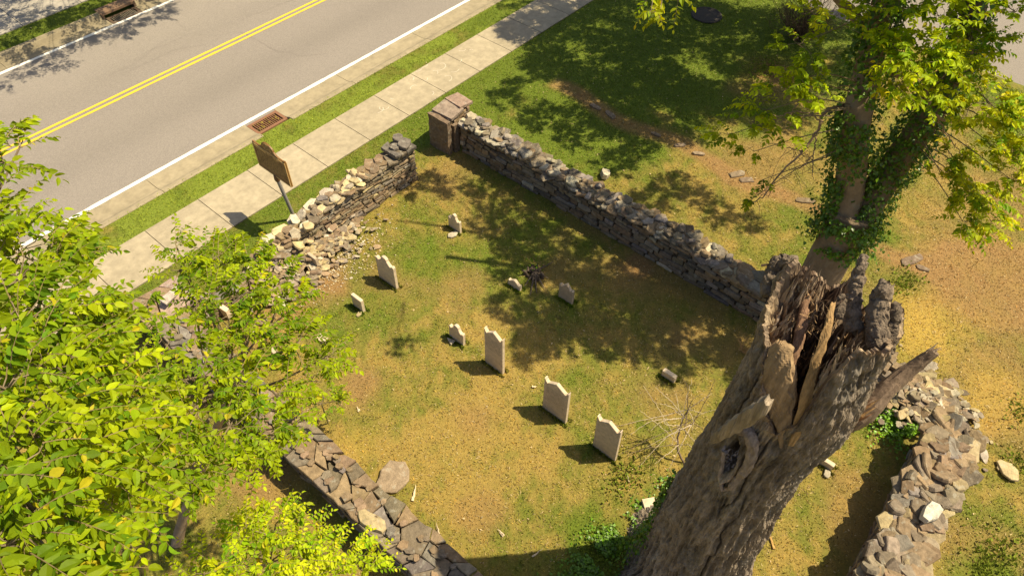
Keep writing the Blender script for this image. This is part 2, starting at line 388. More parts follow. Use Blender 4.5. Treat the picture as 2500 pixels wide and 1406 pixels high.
# ---------------------------------------------------------------- stones
def slab(mb, c, rx, ry, th, rot=0., tilt=(0., 0.), col=(.3, .25, .2), rect=.5, n=None, up=None, rough=.12):
    """angular flat stone with broken edges. c = centre; optional up = normal axis matrix"""
    n = n or random.choice([5, 6, 6, 7])
    if rect > .7: n = random.choice([4, 5, 6])
    a = (np.arange(n)+U(-.28, .28, n))*2*np.pi/n
    if rect > .7:
        a = np.array([.6, 2.5, 3.75, 5.7])+U(-.12, .12, 4); n = 4
        if random.random() < .5: a = np.insert(a, 2, 3.14+U(-.2, .2)); n = 5
    ca, sa = np.cos(a), np.sin(a); k = 1/np.maximum(np.abs(ca), np.abs(sa))**(1 if rect > .7 else rect)
    if rect > .7: k = k*.92
    ox, oy = ca*k*rx*U(1-rough, 1+rough, n), sa*k*ry*U(1-rough, 1+rough, n)
    # subdivide the outline so edges chip
    O = []
    for i in range(n):
        j = (i+1) % n; O.append((ox[i], oy[i])); q = U(.35, .65); d = math.hypot(ox[j]-ox[i], oy[j]-oy[i])
        O.append((ox[i]*(1-q)+ox[j]*q+U(-.05, .05)*d, oy[i]*(1-q)+oy[j]*q+U(-.05, .05)*d))
    O = np.array(O); m_ = len(O)
    rings = []
    for (s, z) in ((.90, -.5), (1.0, -.28+U(-.1, .1)), (1.0+U(-.03, .03), .25+U(-.1, .1)), (.93, .5)):
        ring = np.c_[O*(s+U(-.025, .025, (m_, 1))), np.full(m_, z*th)+U(-.06, .06, m_)*th]; rings.append(ring)
    v = np.vstack(rings+[[[U(-.2, .2)*rx, U(-.2, .2)*ry, th*(.5+U(-.02, .12))]], [[0, 0, -th*.5]]])
    cr, sr = math.cos(rot), math.sin(rot)
    R = np.array([[cr, -sr, 0], [sr, cr, 0], [0, 0, 1]])
    tx, ty = tilt
    Rx = np.array([[1, 0, 0], [0, math.cos(tx), -math.sin(tx)], [0, math.sin(tx), math.cos(tx)]])
    Ry = np.array([[math.cos(ty), 0, math.sin(ty)], [0, 1, 0], [-math.sin(ty), 0, math.cos(ty)]])
    v = v@R.T@Rx.T@Ry.T
    if up is not None: v = v@np.asarray(up).T
    v = v+np.asarray(c)
    i = np.arange(m_); j = (i+1) % m_
    q = np.concatenate([np.stack([i+r*m_, j+r*m_, j+(r+1)*m_, i+(r+1)*m_], -1) for r in range(3)])
    t1 = np.stack([i+3*m_, j+3*m_, np.full(m_, 4*m_)], -1); t2 = np.stack([j, i, np.full(m_, 4*m_+1)], -1)
    col = np.asarray(col)*U(.94, 1.06)
    mb.add(v, q, col); k0 = mb.k-len(v)
    for t in (t1, t2): mb.f.append((t+k0).ravel()); mb.n.append(np.full(len(t), 3))
GREY = np.array([.205, .163, .112]); BROWN = np.array([.235, .165, .098]); BUFF = np.array([.46, .36, .195]); PALE = np.array([.50, .43, .31]); BLUE = np.array([.225, .192, .155]); RUST = np.array([.36, .20, .09]); DARK = np.array([.13, .11, .09])
def pick(pal):
    c, p = zip(*pal); c = c[int(rng.choice(len(c), p=np.array(p)/sum(p)))]
    return c*U(.78, 1.2)*np.array([1, U(.96, 1.03), U(.92, 1.05)])
def walls(mb, p0, p1, width, hf, pal, course=(.05, .11), length=(.14, .42), ends=(True, True), wobble=.03):
    """dry stone: courses on both faces and the ends, round a dark core"""
    p0, p1 = np.array(p0, float), np.array(p1, float); L = np.linalg.norm(p1-p0); t = (p1-p0)/L; n = np.array([-t[1], t[0]])
    S = np.arange(0, L, .25)
    for i in range(len(S)):
        s0, s1 = S[i]+(.09 if i == 0 else 0), min(S[i]+.25, L-.09); h = max(.03, min(hf(s0), hf(s1))-.09)
        if s1 <= s0: continue
        wcore = width/2-.10
        a = p0+t*s0; b = p0+t*s1
        v = [(*(a-n*wcore), -.05), (*(a+n*wcore), -.05), (*(b-n*wcore), -.05), (*(b+n*wcore), -.05)]
        v += [(x, y, h) for x, y, _ in v]
        mb.add(v, np.array([[4, 6, 7, 5], [0, 4, 5, 1], [2, 3, 7, 6], [0, 2, 6, 4], [1, 5, 7, 3]]), (.06, .045, .03))
    for side in (-1, 1):
        z = -.02
        while z < 1.4:
            c = U(*course); s = -U(0, .2)
            while s < L:
                l = U(*length)*(1.3 if z < .25 else 1); sm = min(max(s+l/2, .02), L-.02); ctr = p0+t*sm
                if z+c*.6 < hf(sm):
                    dep = U(.11, .16); off = width/2-dep+U(-wobble, wobble)*.7-z*.03
                    rot = math.atan2(t[1], t[0])+U(-.06, .06)
                    l2 = min(l, 2*sm+.05, 2*(L-sm)+.05)
                    slab(mb, (*(ctr+n*side*off), z+c/2), max(l2/2*1.0, .05), dep, c*U(.86, 1.0), rot, (U(-.05, .05), U(-.04, .04)), pick(pal), rect=.8, rough=.08)
                s += l+.006
            z += c
    for e, pe in ((0, p0), (1, p1)):
        if not ends[e]: continue
        z = -.02; tt = -t if e == 0 else t
        h = hf(0 if e == 0 else L)
        while z+.03 < h:
            c = U(*course); s = -width/2+.1
            while s < width/2-.08:
                l = min(U(.14, .34), width/2-.02-s)
                ctr = pe+n*(s+l/2)-tt*(.10+U(-.02, .02))
                slab(mb, (*ctr, z+c/2), max(.05, l/2), .12, c*.93, math.atan2(n[1], n[0]), (U(-.04, .04), U(-.04, .04)), pick(pal), rect=.8, rough=.07); s += l+.005
            z += c
def caps(mb, p0, p1, width, hf, pal, size=(.12, .26), th=(.04, .09), tilt=.12, rows=3, dens=1., over=.03, rect=.4, skip=None):
    p0, p1 = np.array(p0, float), np.array(p1, float); L = np.linalg.norm(p1-p0); t = (p1-p0)/L; n = np.array([-t[1], t[0]])
    for layer in range(2):
        for r in range(rows):
            s = U(0, .12)
            while s < L:
                k = U(*size); sz = k*(1.15 if layer == 0 else .85)
                o = ((r+.5)/rows-.5)*(width-sz*.9+over)+U(-.04, .04)
                if (layer == 0 or random.random() < .42*dens) and not (skip and skip(s)):
                    tt = U(*th); q = p0+t*s+n*o
                    slab(mb, (*q, hf(s)-.03+tt/2+layer*.045+U(-.012, .012)), sz*U(.8, 1.2), sz*U(.6, .95), tt, U(0, 6.3), (U(-tilt, tilt)*(1+layer), U(-tilt, tilt)*(1+layer)), pick(pal), rect=rect)
                s += k*1.28
def fitted(mb, p0, p1, width, hf, pal, cell=.30, rows=3, th=.09, gap=.012, jit=.32, tilt=.03):
    """cap stones that fit one another: jittered cells, each its own block"""
    p0, p1 = np.array(p0, float), np.array(p1, float); L = np.linalg.norm(p1-p0); t = (p1-p0)/L; n = np.array([-t[1], t[0]])
    m_ = int(L/cell)+1
    G = np.zeros((m_+1, rows+1, 2))
    for i in range(m_+1):
        for j in range(rows+1):
            js_ = U(-jit, jit)*cell if 0 < i < m_ else 0; jo = U(-jit, jit)*width/rows if 0 < j < rows else U(-.03, .04)*(1 if j else -1)
            G[i, j] = (i*L/m_+js_+(j % 2)*cell*.3*(0 < i < m_), -width/2+j*width/rows+jo)
    for i in range(m_):
        j = 0
        while j < rows:
            sp = 2 if (j+1 < rows and random.random() < .22) else 1
            q = [G[i, j], (G[i, j]+G[i+1, j])/2+U(-.02, .02, 2), G[i+1, j], G[i+1, j+sp], (G[i, j+sp]+G[i+1, j+sp])/2+U(-.02, .02, 2), G[i, j+sp]]
            if sp == 2: q.insert(3, G[i+1, j+1]); q.append(G[i, j+1])
            q = np.array(q); c = q.mean(0); d = q-c; r = np.linalg.norm(d, axis=1, keepdims=True)
            zt = hf(c[0])+U(-.035, .045); tx, ty = U(-tilt, tilt), U(-tilt, tilt); rings = []
            for (sh, z) in ((gap+.01, -th), (gap, -th*.5), (gap, -.016), (gap+.014, 0)):
                e = c+d*(1-sh/r)*U(.985, 1.01, (len(q), 1)); zz = zt+z+(e[:, 0]-c[0])*tx+(e[:, 1]-c[1])*ty
                rings.append(np.c_[p0[0]+t[0]*e[:, 0]+n[0]*e[:, 1], p0[1]+t[1]*e[:, 0]+n[1]*e[:, 1], zz])
            cc = np.array([p0[0]+t[0]*c[0]+n[0]*c[1], p0[1]+t[1]*c[0]+n[1]*c[1], zt+U(-.004, .012)])
            v = np.vstack(rings+[[cc]]); k = len(q); a = np.arange(k); b = (a+1) % k; col = pick(pal)
            mb.add(v, np.concatenate([np.stack([a+x*k, b+x*k, b+(x+1)*k, a+(x+1)*k], -1) for x in range(3)]), col)
            mb.f.append((np.stack([a+3*k, b+3*k, np.full(k, 4*k)], -1)+mb.k-len(v)).ravel()); mb.n.append(np.full(k, 3))
            j += sp
def rubble(mb, n, posf, pal, size=(.04, .14), flat=(.3, .6), tilt=.6):
    for k in range(n):
        x, y, h = posf(); s = U(*size)*(.6+.8*random.random()**2)
        slab(mb, (x, y, h+s*.12), s, s*U(.55, .9), s*U(*flat), U(0, 6.3), (U(-tilt, tilt), U(-tilt, tilt)), pick(pal), rect=.3, rough=.22)

# right wall (runs away from the gate pillar towards the corner), x 10.5..11.08
PAL_R = [(GREY, 4), (BLUE, 2.2), (BROWN, 3), (PALE*.8, .5), (DARK, 1.2)]
PAL_RT = [(GREY, 4), (BLUE*1.15, 3), (BROWN, 2.5), (PALE*.85, .8), (DARK*1.2, .8)]
def hR(s): return .80+.05*math.sin(s*1.3)+.03*math.sin(s*4.1)-.55*max(0, (s-10.2)/1.3)
wr = thing('dry_stone_wall', 'long grey dry stone wall running from the gate pillar to behind the broken trunk', 'stone wall', (10.8, 5, 0))
wmb = MB(); walls(wmb, (10.79, 10.62), (10.79, -.75), .58, hR, PAL_R, course=(.07, .15), length=(.18, .5)); 
def place(mb, name, m_, par):
    o = mb.build(name, m_, par); o.matrix_parent_inverse = Matrix.Translation(-par.location); return o
place(wmb, 'coursed_stones', M['stone'], wr)
wmb = MB(); caps(wmb, (10.79, 10.6), (10.79, 1.2), .60, hR, PAL_RT, rows=3, size=(.11, .20), tilt=.22)
caps(wmb, (10.79, 10.6), (10.79, 3.6), .55, lambda s: hR(s)+.07, PAL_RT, rows=2, size=(.09, .17), tilt=.4, dens=.5, skip=lambda s: random.random() < .35)
fitted(wmb, (10.79, 2.6), (10.79, -.4), .60, lambda s: hR(s+8)+.05, PAL_R, cell=.36, rows=2)
place(wmb, 'cap_stones', M['stone'], wr)

# gate pillar
gp = thing('gate_pillar', 'brown gate pillar with an upright slab and two big flat cap slabs at the end of the long wall', 'pillar', (10.65, 11.05, 0))
mb = MB(); PB = np.array([.215, .150, .098])
def chunk(mb, x0, x1, y0, y1, z0, z1, col, j=.02, n=(5, 5, 8), lean=0.):
    """roughly dressed block: gridded box with noise displaced faces"""
    V = []; Fq = []; k = 0
    def face(o, a, b, na, nb):
        nonlocal k
        o, a, b = map(np.array, (o, a, b)); s = np.linspace(0, 1, na+1); t = np.linspace(0, 1, nb+1); A, B = np.meshgrid(s, t)
        V.append((o+A[..., None]*a+B[..., None]*b).reshape(-1, 3)); i = (np.arange(nb)[:, None]*(na+1)+np.arange(na)[None]).ravel()
        Fq.append(np.stack([i, i+1, i+na+2, i+na+1], -1)+k); k += (na+1)*(nb+1)
    dx, dy, dz = x1-x0, y1-y0, z1-z0; nx_, ny_, nz_ = n
    face((x0, y0, z0), (dx, 0, 0), (0, 0, dz), nx_, nz_); face((x1, y1, z0), (-dx, 0, 0), (0, 0, dz), nx_, nz_)
    face((x1, y0, z0), (0, dy, 0), (0, 0, dz), ny_, nz_); face((x0, y1, z0), (0, -dy, 0), (0, 0, dz), ny_, nz_)
    face((x0, y0, z1), (dx, 0, 0), (0, dy, 0), nx_, ny_); face((x0, y1, z0), (dx, 0, 0), (0, -dy, 0), nx_, ny_)
    v = np.concatenate(V); d = np.stack([fbm(v[:, 0]*6+q, v[:, 1]*6+q, v[:, 2]*6, 3)-.5 for q in (0, 20, 40)], -1)*2*j
    v = v+d; v[:, 0] += lean*(v[:, 2]-z0)
    mb.add(v, np.concatenate(Fq), col)
chunk(mb, 10.22, 10.34, 10.74, 11.42, -.05, .97, PB*.9, .035, (3, 8, 12))
place(mb, 'upright_slab', M['stone'], gp)
mb = MB(); walls(mb, (10.40, 11.08), (11.12, 11.08), .66, lambda s: .93, PAL_R[2:3]+[(BROWN*1.1, 2), (GREY, 1)], course=(.06, .12), length=(.15, .35)); place(mb, 'masonry', M['stone'], gp)
mb = MB(); chunk(mb, 10.42, 10.58, 10.70, 10.80, -.05, .80, PB*.85, .02); place(mb, 'front_upright', M['stone'], gp)
mb = MB()
Mx = Matrix.Translation((10.62, 11.1, .99)) @ Matrix.Rotation(.10, 4, 'Z') @ Matrix.Rotation(-.05, 4, 'Y') @ Matrix.Rotation(.05, 4, 'X')
def chunkM(mb, sx, sy, sz, Mx, col, j=.012):
    t = MB(); chunk(t, -sx/2, sx/2, -sy/2, sy/2, -sz/2, sz/2, col, j, (7, 7, 2)); v = t.v[0]; A = np.array(Mx)
    mb.add(v@A[:3, :3].T+A[:3, 3], t.f[0].reshape(-1, 4), col)
chunkM(mb, .50, .62, .075, Mx, np.array([.27, .205, .155])); place(mb, 'cap_slab', M['stone'], gp)
mb = MB(); Mx = Matrix.Translation((11.06, 11.14, 1.015)) @ Matrix.Rotation(-.06, 4, 'Z') @ Matrix.Rotation(.10, 4, 'Y')
chunkM(mb, .44, .56, .07, Mx, np.array([.29, .20, .15])); place(mb, 'cap_slab', M['stone'], gp)

# road-side wall with its breach, x from 8.95 down to 2.4, y 10.92
PAL_F = [(BROWN, 2.4), (GREY, 3), (BUFF*.75, .5), (BLUE, .8)]
PAL_FT = [(PALE, 1.6), (BUFF*1.05, 1.6), (BROWN*1.1, 2), (GREY*1.1, 2)]
def hF(s):                                     # s measured from x=9.0 downwards
    return np.interp(s, [0, .3, 1.1, 2.4, 3.2, 4.0, 4.6, 5.2, 5.9, 6.6], [1.02, .93, .90, .84, .66, .42, .30, .34, .50, .62])
wf = thing('dry_stone_wall', 'road side dry stone wall with dark end post, half collapsed into pale rubble near the marker sign', 'stone wall', (6, 10.9, 0))
mb = MB(); walls(mb, (9.02, 10.90), (2.9, 10.90), .50, hF, PAL_F, course=(.035, .08), length=(.14, .36)); place(mb, 'coursed_stones', M['stone'], wf)
mb = MB(); caps(mb, (8.6, 10.92), (6.4, 10.92), .50, lambda s: hF(s+.42), PAL_F, rows=2, size=(.13, .2), tilt=.15)
caps(mb, (7.6, 10.95), (4.3, 10.95), .58, lambda s: hF(s+1.42)+.02, PAL_FT, rows=2, size=(.10, .19), tilt=.4)
fitted(mb, (9.06, 10.9), (8.4, 10.9), .52, lambda s: 1.08, [(DARK*1.2, 1), (GREY*.8, 1)], cell=.3, rows=2, th=.10); place(mb, 'cap_stones', M['stone'], wf)
mb = MB()
for (x, y, r, h) in ((8.83, 10.78, .17, 1.14), (8.86, 11.03, .15, 1.16), (8.62, 10.9, .13, 1.1)):
    slab(mb, (x, y, h), r, r*.85, .11, U(0, 6), (U(-.15, .15), U(-.15, .15)), DARK*1.25, rect=.3, n=8)
place(mb, 'dark_end_stones', M['stone'], wf)
mb = MB()
for (px, py, rx, ry, c_, ti) in ((849, 449, .17, .11, BUFF*1.15, .2), (842, 464, .12, .08, BUFF*1.2, .3), (881, 438, .13, .08, PALE*1.1, .4), (787, 483, .14, .11, BUFF*1.1, .2), (759, 501, .20, .10, PALE*1.15, .3), (789, 511, .16, .12, BUFF*1.2, .3), (717, 539, .20, .14, PALE*1.1, .25), (683, 563, .22, .11, BUFF*1.2, .15), (752, 553, .13, .10, BUFF*.95, .4), (818, 487, .14, .11, PALE*.75, .3), (655, 585, .17, .12, PALE*.9, .3), (640, 610, .15, .12, BUFF*.9, .3)):
    z = .92 if px > 800 else (.80 if px > 740 else .58); q = P(px, py, z); slab(mb, (q[0], q[1], z), rx, ry, .09, U(-.4, .4), (ti, U(-.2, .2)), c_, rect=.5, n=6)
place(mb, 'pale_cap_stones', M['stone'], wf)
mb = MB()
def rb1():
    x = rng.normal(5.55, .75); q = abs(rng.normal(0, .36)); y = 10.62-q if random.random() < .75 else 10.9+U(-.2, .3)
    return x, y, max(0.01, .36-.5*q+(.12 if y > 10.6 else 0))*(1-min(1, abs(x-5.5)/2.6))+U(0, .03)
rubble(mb, 620, rb1, [(PALE*.85, 1.3), (BUFF*.9, 1.8), (BROWN*1.2, 2.8), (GREY*1.2, 2.6)], (.04, .125), (.18, .4), .42)
def rb1b(): return rng.normal(5.9, .75), rng.normal(10.05, .33), .005
rubble(mb, 900, rb1b, [(PALE*1.1, 3), (BUFF*1.1, 2)], (.008, .026), (.4, .8), .3)
tag(mb.build('rubble', M['stone']), 'pale broken stones spilled from the breach in the road side wall', 'rubble', kind='stuff')

# left wall x 2.38, y from 11.3 down to -4
PAL_L = [(BROWN*1.05, 3.2), (GREY, 2.4), (BLUE*.9, 1), (DARK*1.25, .6)]
def hL(s): return .80+.03*math.sin(s*2.2)
wl = thing('dry_stone_wall', 'low left wall with closely fitted brown and grey cap stones and one buff block', 'stone wall', (2.38, 4, 0))
mb = MB(); walls(mb, (2.38, 10.6), (2.38, -3.2), .64, lambda s: .72, PAL_L, course=(.06, .12)); place(mb, 'coursed_stones', M['stone'], wl)
mb = MB(); fitted(mb, (2.38, 10.6), (2.38, -3.2), .68, lambda s: hL(s), PAL_L, cell=.31, rows=3, th=.10, gap=.010, jit=.42, tilt=.17)
caps(mb, (2.38, 10.5), (2.38, 3.2), .6, lambda s: hL(s)+.03, PAL_L, rows=2, size=(.05, .10), th=(.03, .05), tilt=.15, dens=.4, skip=lambda s: random.random() < .5)
place(mb, 'cap_stones', M['stone'], wl)
mb = MB(); c = P(920, 1275, .78); slab(mb, (c[0]-.05, c[1]+.05, .79), .27, .12, .16, math.radians(100), (0, .06), BUFF*.95, rect=.6, n=8); place(mb, 'buff_block', M['stone'], wl)
# corner pier at the far left corner
mb = MB(); walls(mb, (2.05, 11.12), (3.0, 11.12), .85, lambda s: .72, PAL_L, course=(.07, .13), length=(.2, .45))
fitted(mb, (1.98, 11.12), (3.1, 11.12), .9, lambda s: .82, [(BROWN*1.15, 2), (np.array([.33, .245, .19]), 2)], cell=.42, rows=2, th=.10, tilt=.1, gap=.02)
slab(mb, (2.72, 11.05, .92), .30, .13, .07, .5, (.05, .3), (.42, .35, .29), rect=.8)
tag(mb.build('corner_pier', M['stone']), 'square brown stone corner pier glimpsed under the leaves beside the sidewalk', 'stone pier')

# back wall, y -1.85, x 3.5..10.3
PAL_B = [(BROWN*1.05, 3), (GREY*1.1, 2.6), (BUFF*.8, .9), (BLUE, .6)]
def hB(s): return .84+.04*math.sin(s*2.1)
wb = thing('dry_stone_wall', 'broad back wall of tumbled brown slabs at the lower right, behind the broken trunk', 'stone wall', (8, -1.85, 0))
mb = MB(); walls(mb, (9.9, -1.80), (4.0, -1.98), .86, hB, PAL_B, course=(.06, .13)); place(mb, 'coursed_stones', M['stone'], wb)
mb = MB(); caps(mb, (10.0, -1.80), (4.0, -1.98), .90, lambda s: hB(s)+.01, PAL_B, rows=5, size=(.13, .24), th=(.05, .10), tilt=.30, rect=.45, dens=1.1)
place(mb, 'cap_stones', M['stone'], wb)
c = P(2268, 1255, .95); mb = MB(); slab(mb, (c[0], c[1], 1.02), .19, .125, .14, math.radians(-8), (.06, -.1), (.54, .49, .39), rect=.55, n=7)
tag(mb.build('rock', M['stone']), 'whitest block lying on top of the lower right wall', 'rock')
mb = MB()
def rb2():
    t = random.random()
    if t < .75: x, y, h = rng.normal(10.75, .34), rng.normal(-1.15, .42), .42
    else: x, y, h = rng.normal(11.0, .42), rng.normal(-.75, .35), .16
    d = math.hypot(x-10.7, y+1.1); return x, y, max(0, h*(1-d/1.5))+.01
rubble(mb, 620, rb2, [(PALE*.85, 1.1), (BUFF*.9, 1.7), (BROWN*1.15, 2.4), (GREY*1.15, 2.2)], (.04, .15), (.18, .42), .5)
def rb3(): return rng.normal(10.45, .35), rng.normal(-2.1, .22), .01
rubble(mb, 70, rb3, [(PALE*.75, 1.0), (BUFF*.8, 2), (GREY*1.1, 2.5)], (.06, .17), (.25, .5), .4)
tag(mb.build('rubble', M['stone']), 'heap of broken slabs where the long wall and the lower right wall collapsed at their corner', 'rubble', kind='stuff')

# flat foundation stones in the turf outside
k = 0
GF = 'flat stones of the buried wall line'
for (px, py, rx, ry, rot, lab) in ((1455, 262, .26, .13, .3, 'nearest the long shadow on the lawn'), (1490, 280, .3, .15, 0, 'largest, with a bright rim, at the edge of the tree shade'), (1600, 328, .2, .1, .4, 'small one sunk in dappled shade'), (1660, 355, .22, .12, 1.2, 'middle one beside bare soil'), (1705, 375, .22, .1, .9, 'middle one, tilted, beside a twig shadow'), (1800, 425, .3, .17, 1.4, 'broad one just left of the hanging twigs'), (1822, 440, .26, .15, 1.2, 'broad one right under the hanging twig tip'), (1965, 490, .33, .15, 1.0, 'pale rectangular one just left of the ivy clad trunk'), (2225, 635, .42, .18, 1.5, 'long one right of the ivy clad trunk'), (2252, 655, .2, .12, .5, 'short one right of the ivy clad trunk')):
    c = P(px, py); mb = MB(); slab(mb, (0, 0, -.004), rx*.75, ry*.6, .05, rot+1.2, (U(-.05, .05), U(-.05, .05)), pick([(np.array([.215, .155, .10]), 1)]), rect=.6, n=8)
    o = mb.build('flat_stone', M['stone']); o.location = c; tag(o, 'flat brown turf stone, '+lab, 'flat stone', GF)
def loose(name, label, cat, px, py, rx, ry, th, rot, tilt, col, rect=.4, z=0., n=7):
    c = P(px, py, z); mb = MB(); slab(mb, (0, 0, th/2), rx, ry, th, rot, tilt, col, rect=rect, n=n)
    o = mb.build(name, M['stone'] if name != 'marble_block' else M['marble']); o.location = c; return tag(o, label, cat)
loose('rock', 'pale upright rock on the grass just outside the long wall', 'rock', 1476, 432, .16, .12, .16, .4, (.15, .2), PALE*1.0)
loose('flat_stone', 'large flat rounded slab lying against the inner side of the low left wall', 'flat stone', 962, 1163, .33, .27, .07, .3, (0, .05), (.27, .20, .13), n=8, rect=.2)
loose('stone_fragment', 'triangular pale fragment at the foot of the headstone left of the tallest', 'stone fragment', 1103, 834, .12, .08, .04, 1.3, (.05, .1), PALE, n=3)
loose('stone_fragment', 'flat pale stone fragment in front of the small headstone nearest the gate gap', 'stone fragment', 1105, 574, .14, .08, .04, -.3, (0, 0), PALE*.9, n=6)
loose('flat_stone', 'small flat stone beside the plain footstone', 'flat stone', 878, 766, .10, .06, .03, .2, (0, 0), BUFF*.9, n=5)
loose('rock', 'bright angular rock at the lower end of the pale rubble', 'rock', 728, 668, .17, .11, .12, .4, (.5, .2), PALE*1.05)
loose('rock', 'yellowish block in the rubble beside the leaning footstone', 'rock', 680, 655, .16, .13, .14, 1.0, (.1, .2), BUFF*1.1)
loose('rock', 'small pale cobble in the grass below the footstone right of the broken trunk', 'rock', 2018, 1158, .08, .06, .04, .3, (0, 0), PALE*.8)
loose('rock', 'flat yellow rock at the outer edge of the corner rubble', 'rock', 2460, 1150, .22, .16, .06, .9, (0, .1), BUFF*1.0)

# ---------------------------------------------------------------- headstones
MARB = np.array([.60, .475, .325])
def profile(style, W, H):
    """outline of half tops mirrored: list of (u, z), u in -W/2..W/2"""
    h = W/2
    if style == 'ears':      # raised corners, cove, pointed centre
        a = [(-h, H), (-h+.03*W, H-.005), (-h+.06*W, H-.045), (-h+.11*W, H-.085), (-h+.15*W, H-.095), (-h+.155*W, H-.085), (-.02*W, H+.035), (0, H+.04)]
    elif style == 'scroll':  # small shoulders and a round lobe
        a = [(-h, H-.155), (-h+.02*W, H-.135), (-h+.07*W, H-.125), (-h+.12*W, H-.14), (-h+.15*W, H-.165)]
        a += [(-.33*W+.18*W*t, H-.165+.10*t**1.6) for t in (.15, .4, .7, 1)]
        a += [(-.155*W, H-.045)]+[(-.155*W*math.cos(t), H-.045+.06*math.sin(t)) for t in np.linspace(.25, 1.57, 6)]
    elif style == 'lobed':   # taller lobe with bumps
        a = [(-h, H-.17), (-h+.015*W, H-.145), (-h+.05*W, H-.13), (-h+.1*W, H-.135), (-h+.14*W, H-.16)]+[(-h+.16*W, H-.155)]
        a += [(-.34*W+.15*W*t, H-.155+.075*t*t) for t in (.4, .8, 1)]+[(-.17*W, H-.06)]+[(-.17*W*math.cos(t), H-.055+.065*math.sin(t)) for t in np.linspace(.1, 1.57, 7)]
    elif style == 'low':
        a = [(-h, H-.08), (-h+.04*W, H-.06), (-h+.12*W, H-.075), (-h+.2*W, H-.06), (-.15*W, H-.02), (-.05*W, H), (0, H)]
    elif style == 'peak':
        a = [(-h, H-.12), (-h+.1*W, H-.10), (-h+.16*W, H-.13), (-.25*W, H-.11), (-.15*W, H-.05), (-.1*W, H-.045), (-.03*W, H), (0, H+.005)]
    else:
        a = [(-h, H-.01), (-h+.02*W, H), (0, H)]
    b = [(-u, z) for u, z in a[::-1] if abs(u) > 1e-6 or a[-1][0] != u]
    return a+b
def headstone(label, x, y0, y1, H, style, lean=(0., 0.), T=.075, tone=1., rows=0, name='headstone', group='headstones in rows inside the walls', cat='headstone', rot=0.):
    W = abs(y0-y1); yc = (y0+y1)/2
    t = thing(name, label, cat, (x, yc, 0), group); t.rotation_euler = (lean[0], lean[1], rot)
    pr = profile(style, W, H); pts = [(-W/2, -.12)]+pr+[(W/2, -.12)]; n = len(pts); p = np.array(pts); bev = .007
    c = np.array([0, H/2]); q = p+np.sign(c-p)*np.array([bev, bev])
    rings = [np.c_[np.zeros(n), -q[:, 0], q[:, 1]], np.c_[np.full(n, bev), -p[:, 0], p[:, 1]], np.c_[np.full(n, T-bev), -p[:, 0], p[:, 1]], np.c_[np.full(n, T), -q[:, 0], q[:, 1]]]
    mb = MB(); i = np.arange(n); j = (i+1) % n; v = np.vstack(rings); col = MARB*tone
    mb.add(v, np.concatenate([np.stack([i+r*n, i+(r+1)*n, j+(r+1)*n, j+r*n], -1) for r in range(3)]), col)
    mb.f.append(i[::-1]*1+mb.k-len(v)); mb.n.append(np.array([n])); mb.f.append(i+3*n+mb.k-len(v)); mb.n.append(np.array([n]))
    mb.build('slab', M['marble'], t)
    if rows:
        mb = MB(); z = H-.20
        for r in range(rows):
            u = -W*.38
            while u < W*.38:
                l = U(.008, .03); box(mb, -.0012, .001, -u-l, -u, z-.009, z+.009, col*.62); u += l+U(.006, .014)
            z -= .042
        tag(mb.build('worn_inscription', M['marble'], t), kind='stuff')
    return t
headstone('tallest headstone, pointed top with raised corners, in the middle of the grass', 6.06, 5.76, 5.30, 1.10, 'ears', rows=9)
headstone('wide headstone with raised corners and worn text rows, second from the broken trunk', 6.00, 4.24, 3.69, .99, 'ears', rows=11, tone=.97)
headstone('headstone with raised corners nearest the broken trunk, thin bare twigs in front of it', 5.97, 3.03, 2.54, 1.08, 'ears', lean=(0, -.03), tone=1.02)
headstone('scallop topped tall headstone between the rubble and the tallest headstone', 6.20, 9.01, 8.46, .80, 'scroll', tone=1.0)
headstone('plain square topped footstone left of the scallop topped headstone', 5.30, 8.83, 8.52, .36, 'plain', name='footstone', cat='footstone', group='plain footstones')
headstone('short headstone with round lobed top and triangular fragment, just left of the tallest', 6.05, 6.74, 6.35, .50, 'lobed', lean=(.04, 0), tone=1.03)
headstone('small headstone closest to the gate gap, scalloped top, fragment at its foot', 8.34, 8.96, 8.60, .46, 'scroll')
headstone('sunken headstone low in the grass beside the rotten stump', 7.90, 6.76, 6.42, .22, 'low', lean=(.03, .05))
headstone('grey mottled small headstone in the tree shade, peaked top', 8.36, 5.72, 5.36, .50, 'peak', tone=.72)
headstone('small footstone barely above the turf, left of the bare shrub', 8.09, 2.93, 2.64, .17, 'plain', name='footstone', cat='footstone', group='plain footstones', T=.10)
headstone('brown footstone leaning at the edge of the pale rubble', 5.45, 10.40, 10.12, .40, 'plain', lean=(0, -.06), T=.07, tone=.75, name='footstone', cat='footstone', group='plain footstones')
headstone('footstone half hidden by leaves beside the low left wall', 3.30, 8.90, 8.62, .42, 'plain', tone=.8, name='footstone', cat='footstone', group='plain footstones', T=.09)
headstone('footstone right of the broken trunk, cobble at its foot', 8.36, -.22, -.50, .16, 'plain', name='footstone', cat='footstone', group='plain footstones', T=.09)
def mblock(label, px, py, sx, sy, sz, rot, tone=1.):
    c = P(px, py); mb = MB(); chunk(mb, -sx/2, sx/2, -sy/2, sy/2, -.02, sz, MARB*tone, .004, (4, 4, 2)); o = mb.build('marble_block', M['marble']); o.location = c; o.rotation_euler = (0, 0, rot)
    return tag(o, label, 'marble block')
mblock('white marble slab lying flat beside the root of the broken trunk, left side', 1588, 1245, .36, .22, .10, .9, 1.0)
mblock('small square white marble stub at the right foot of the broken trunk', 1832, 1352, .14, .13, .12, .5, 1.25)
mblock('bluish marble slab lying in the grass at the tip of the middle foliage', 787, 829, .16, .22, .07, .2, .9)
mblock('pale bar of marble under the leaves between the corner pier and the low left wall', 540, 760, .10, .62, .25, .1, 1.2)

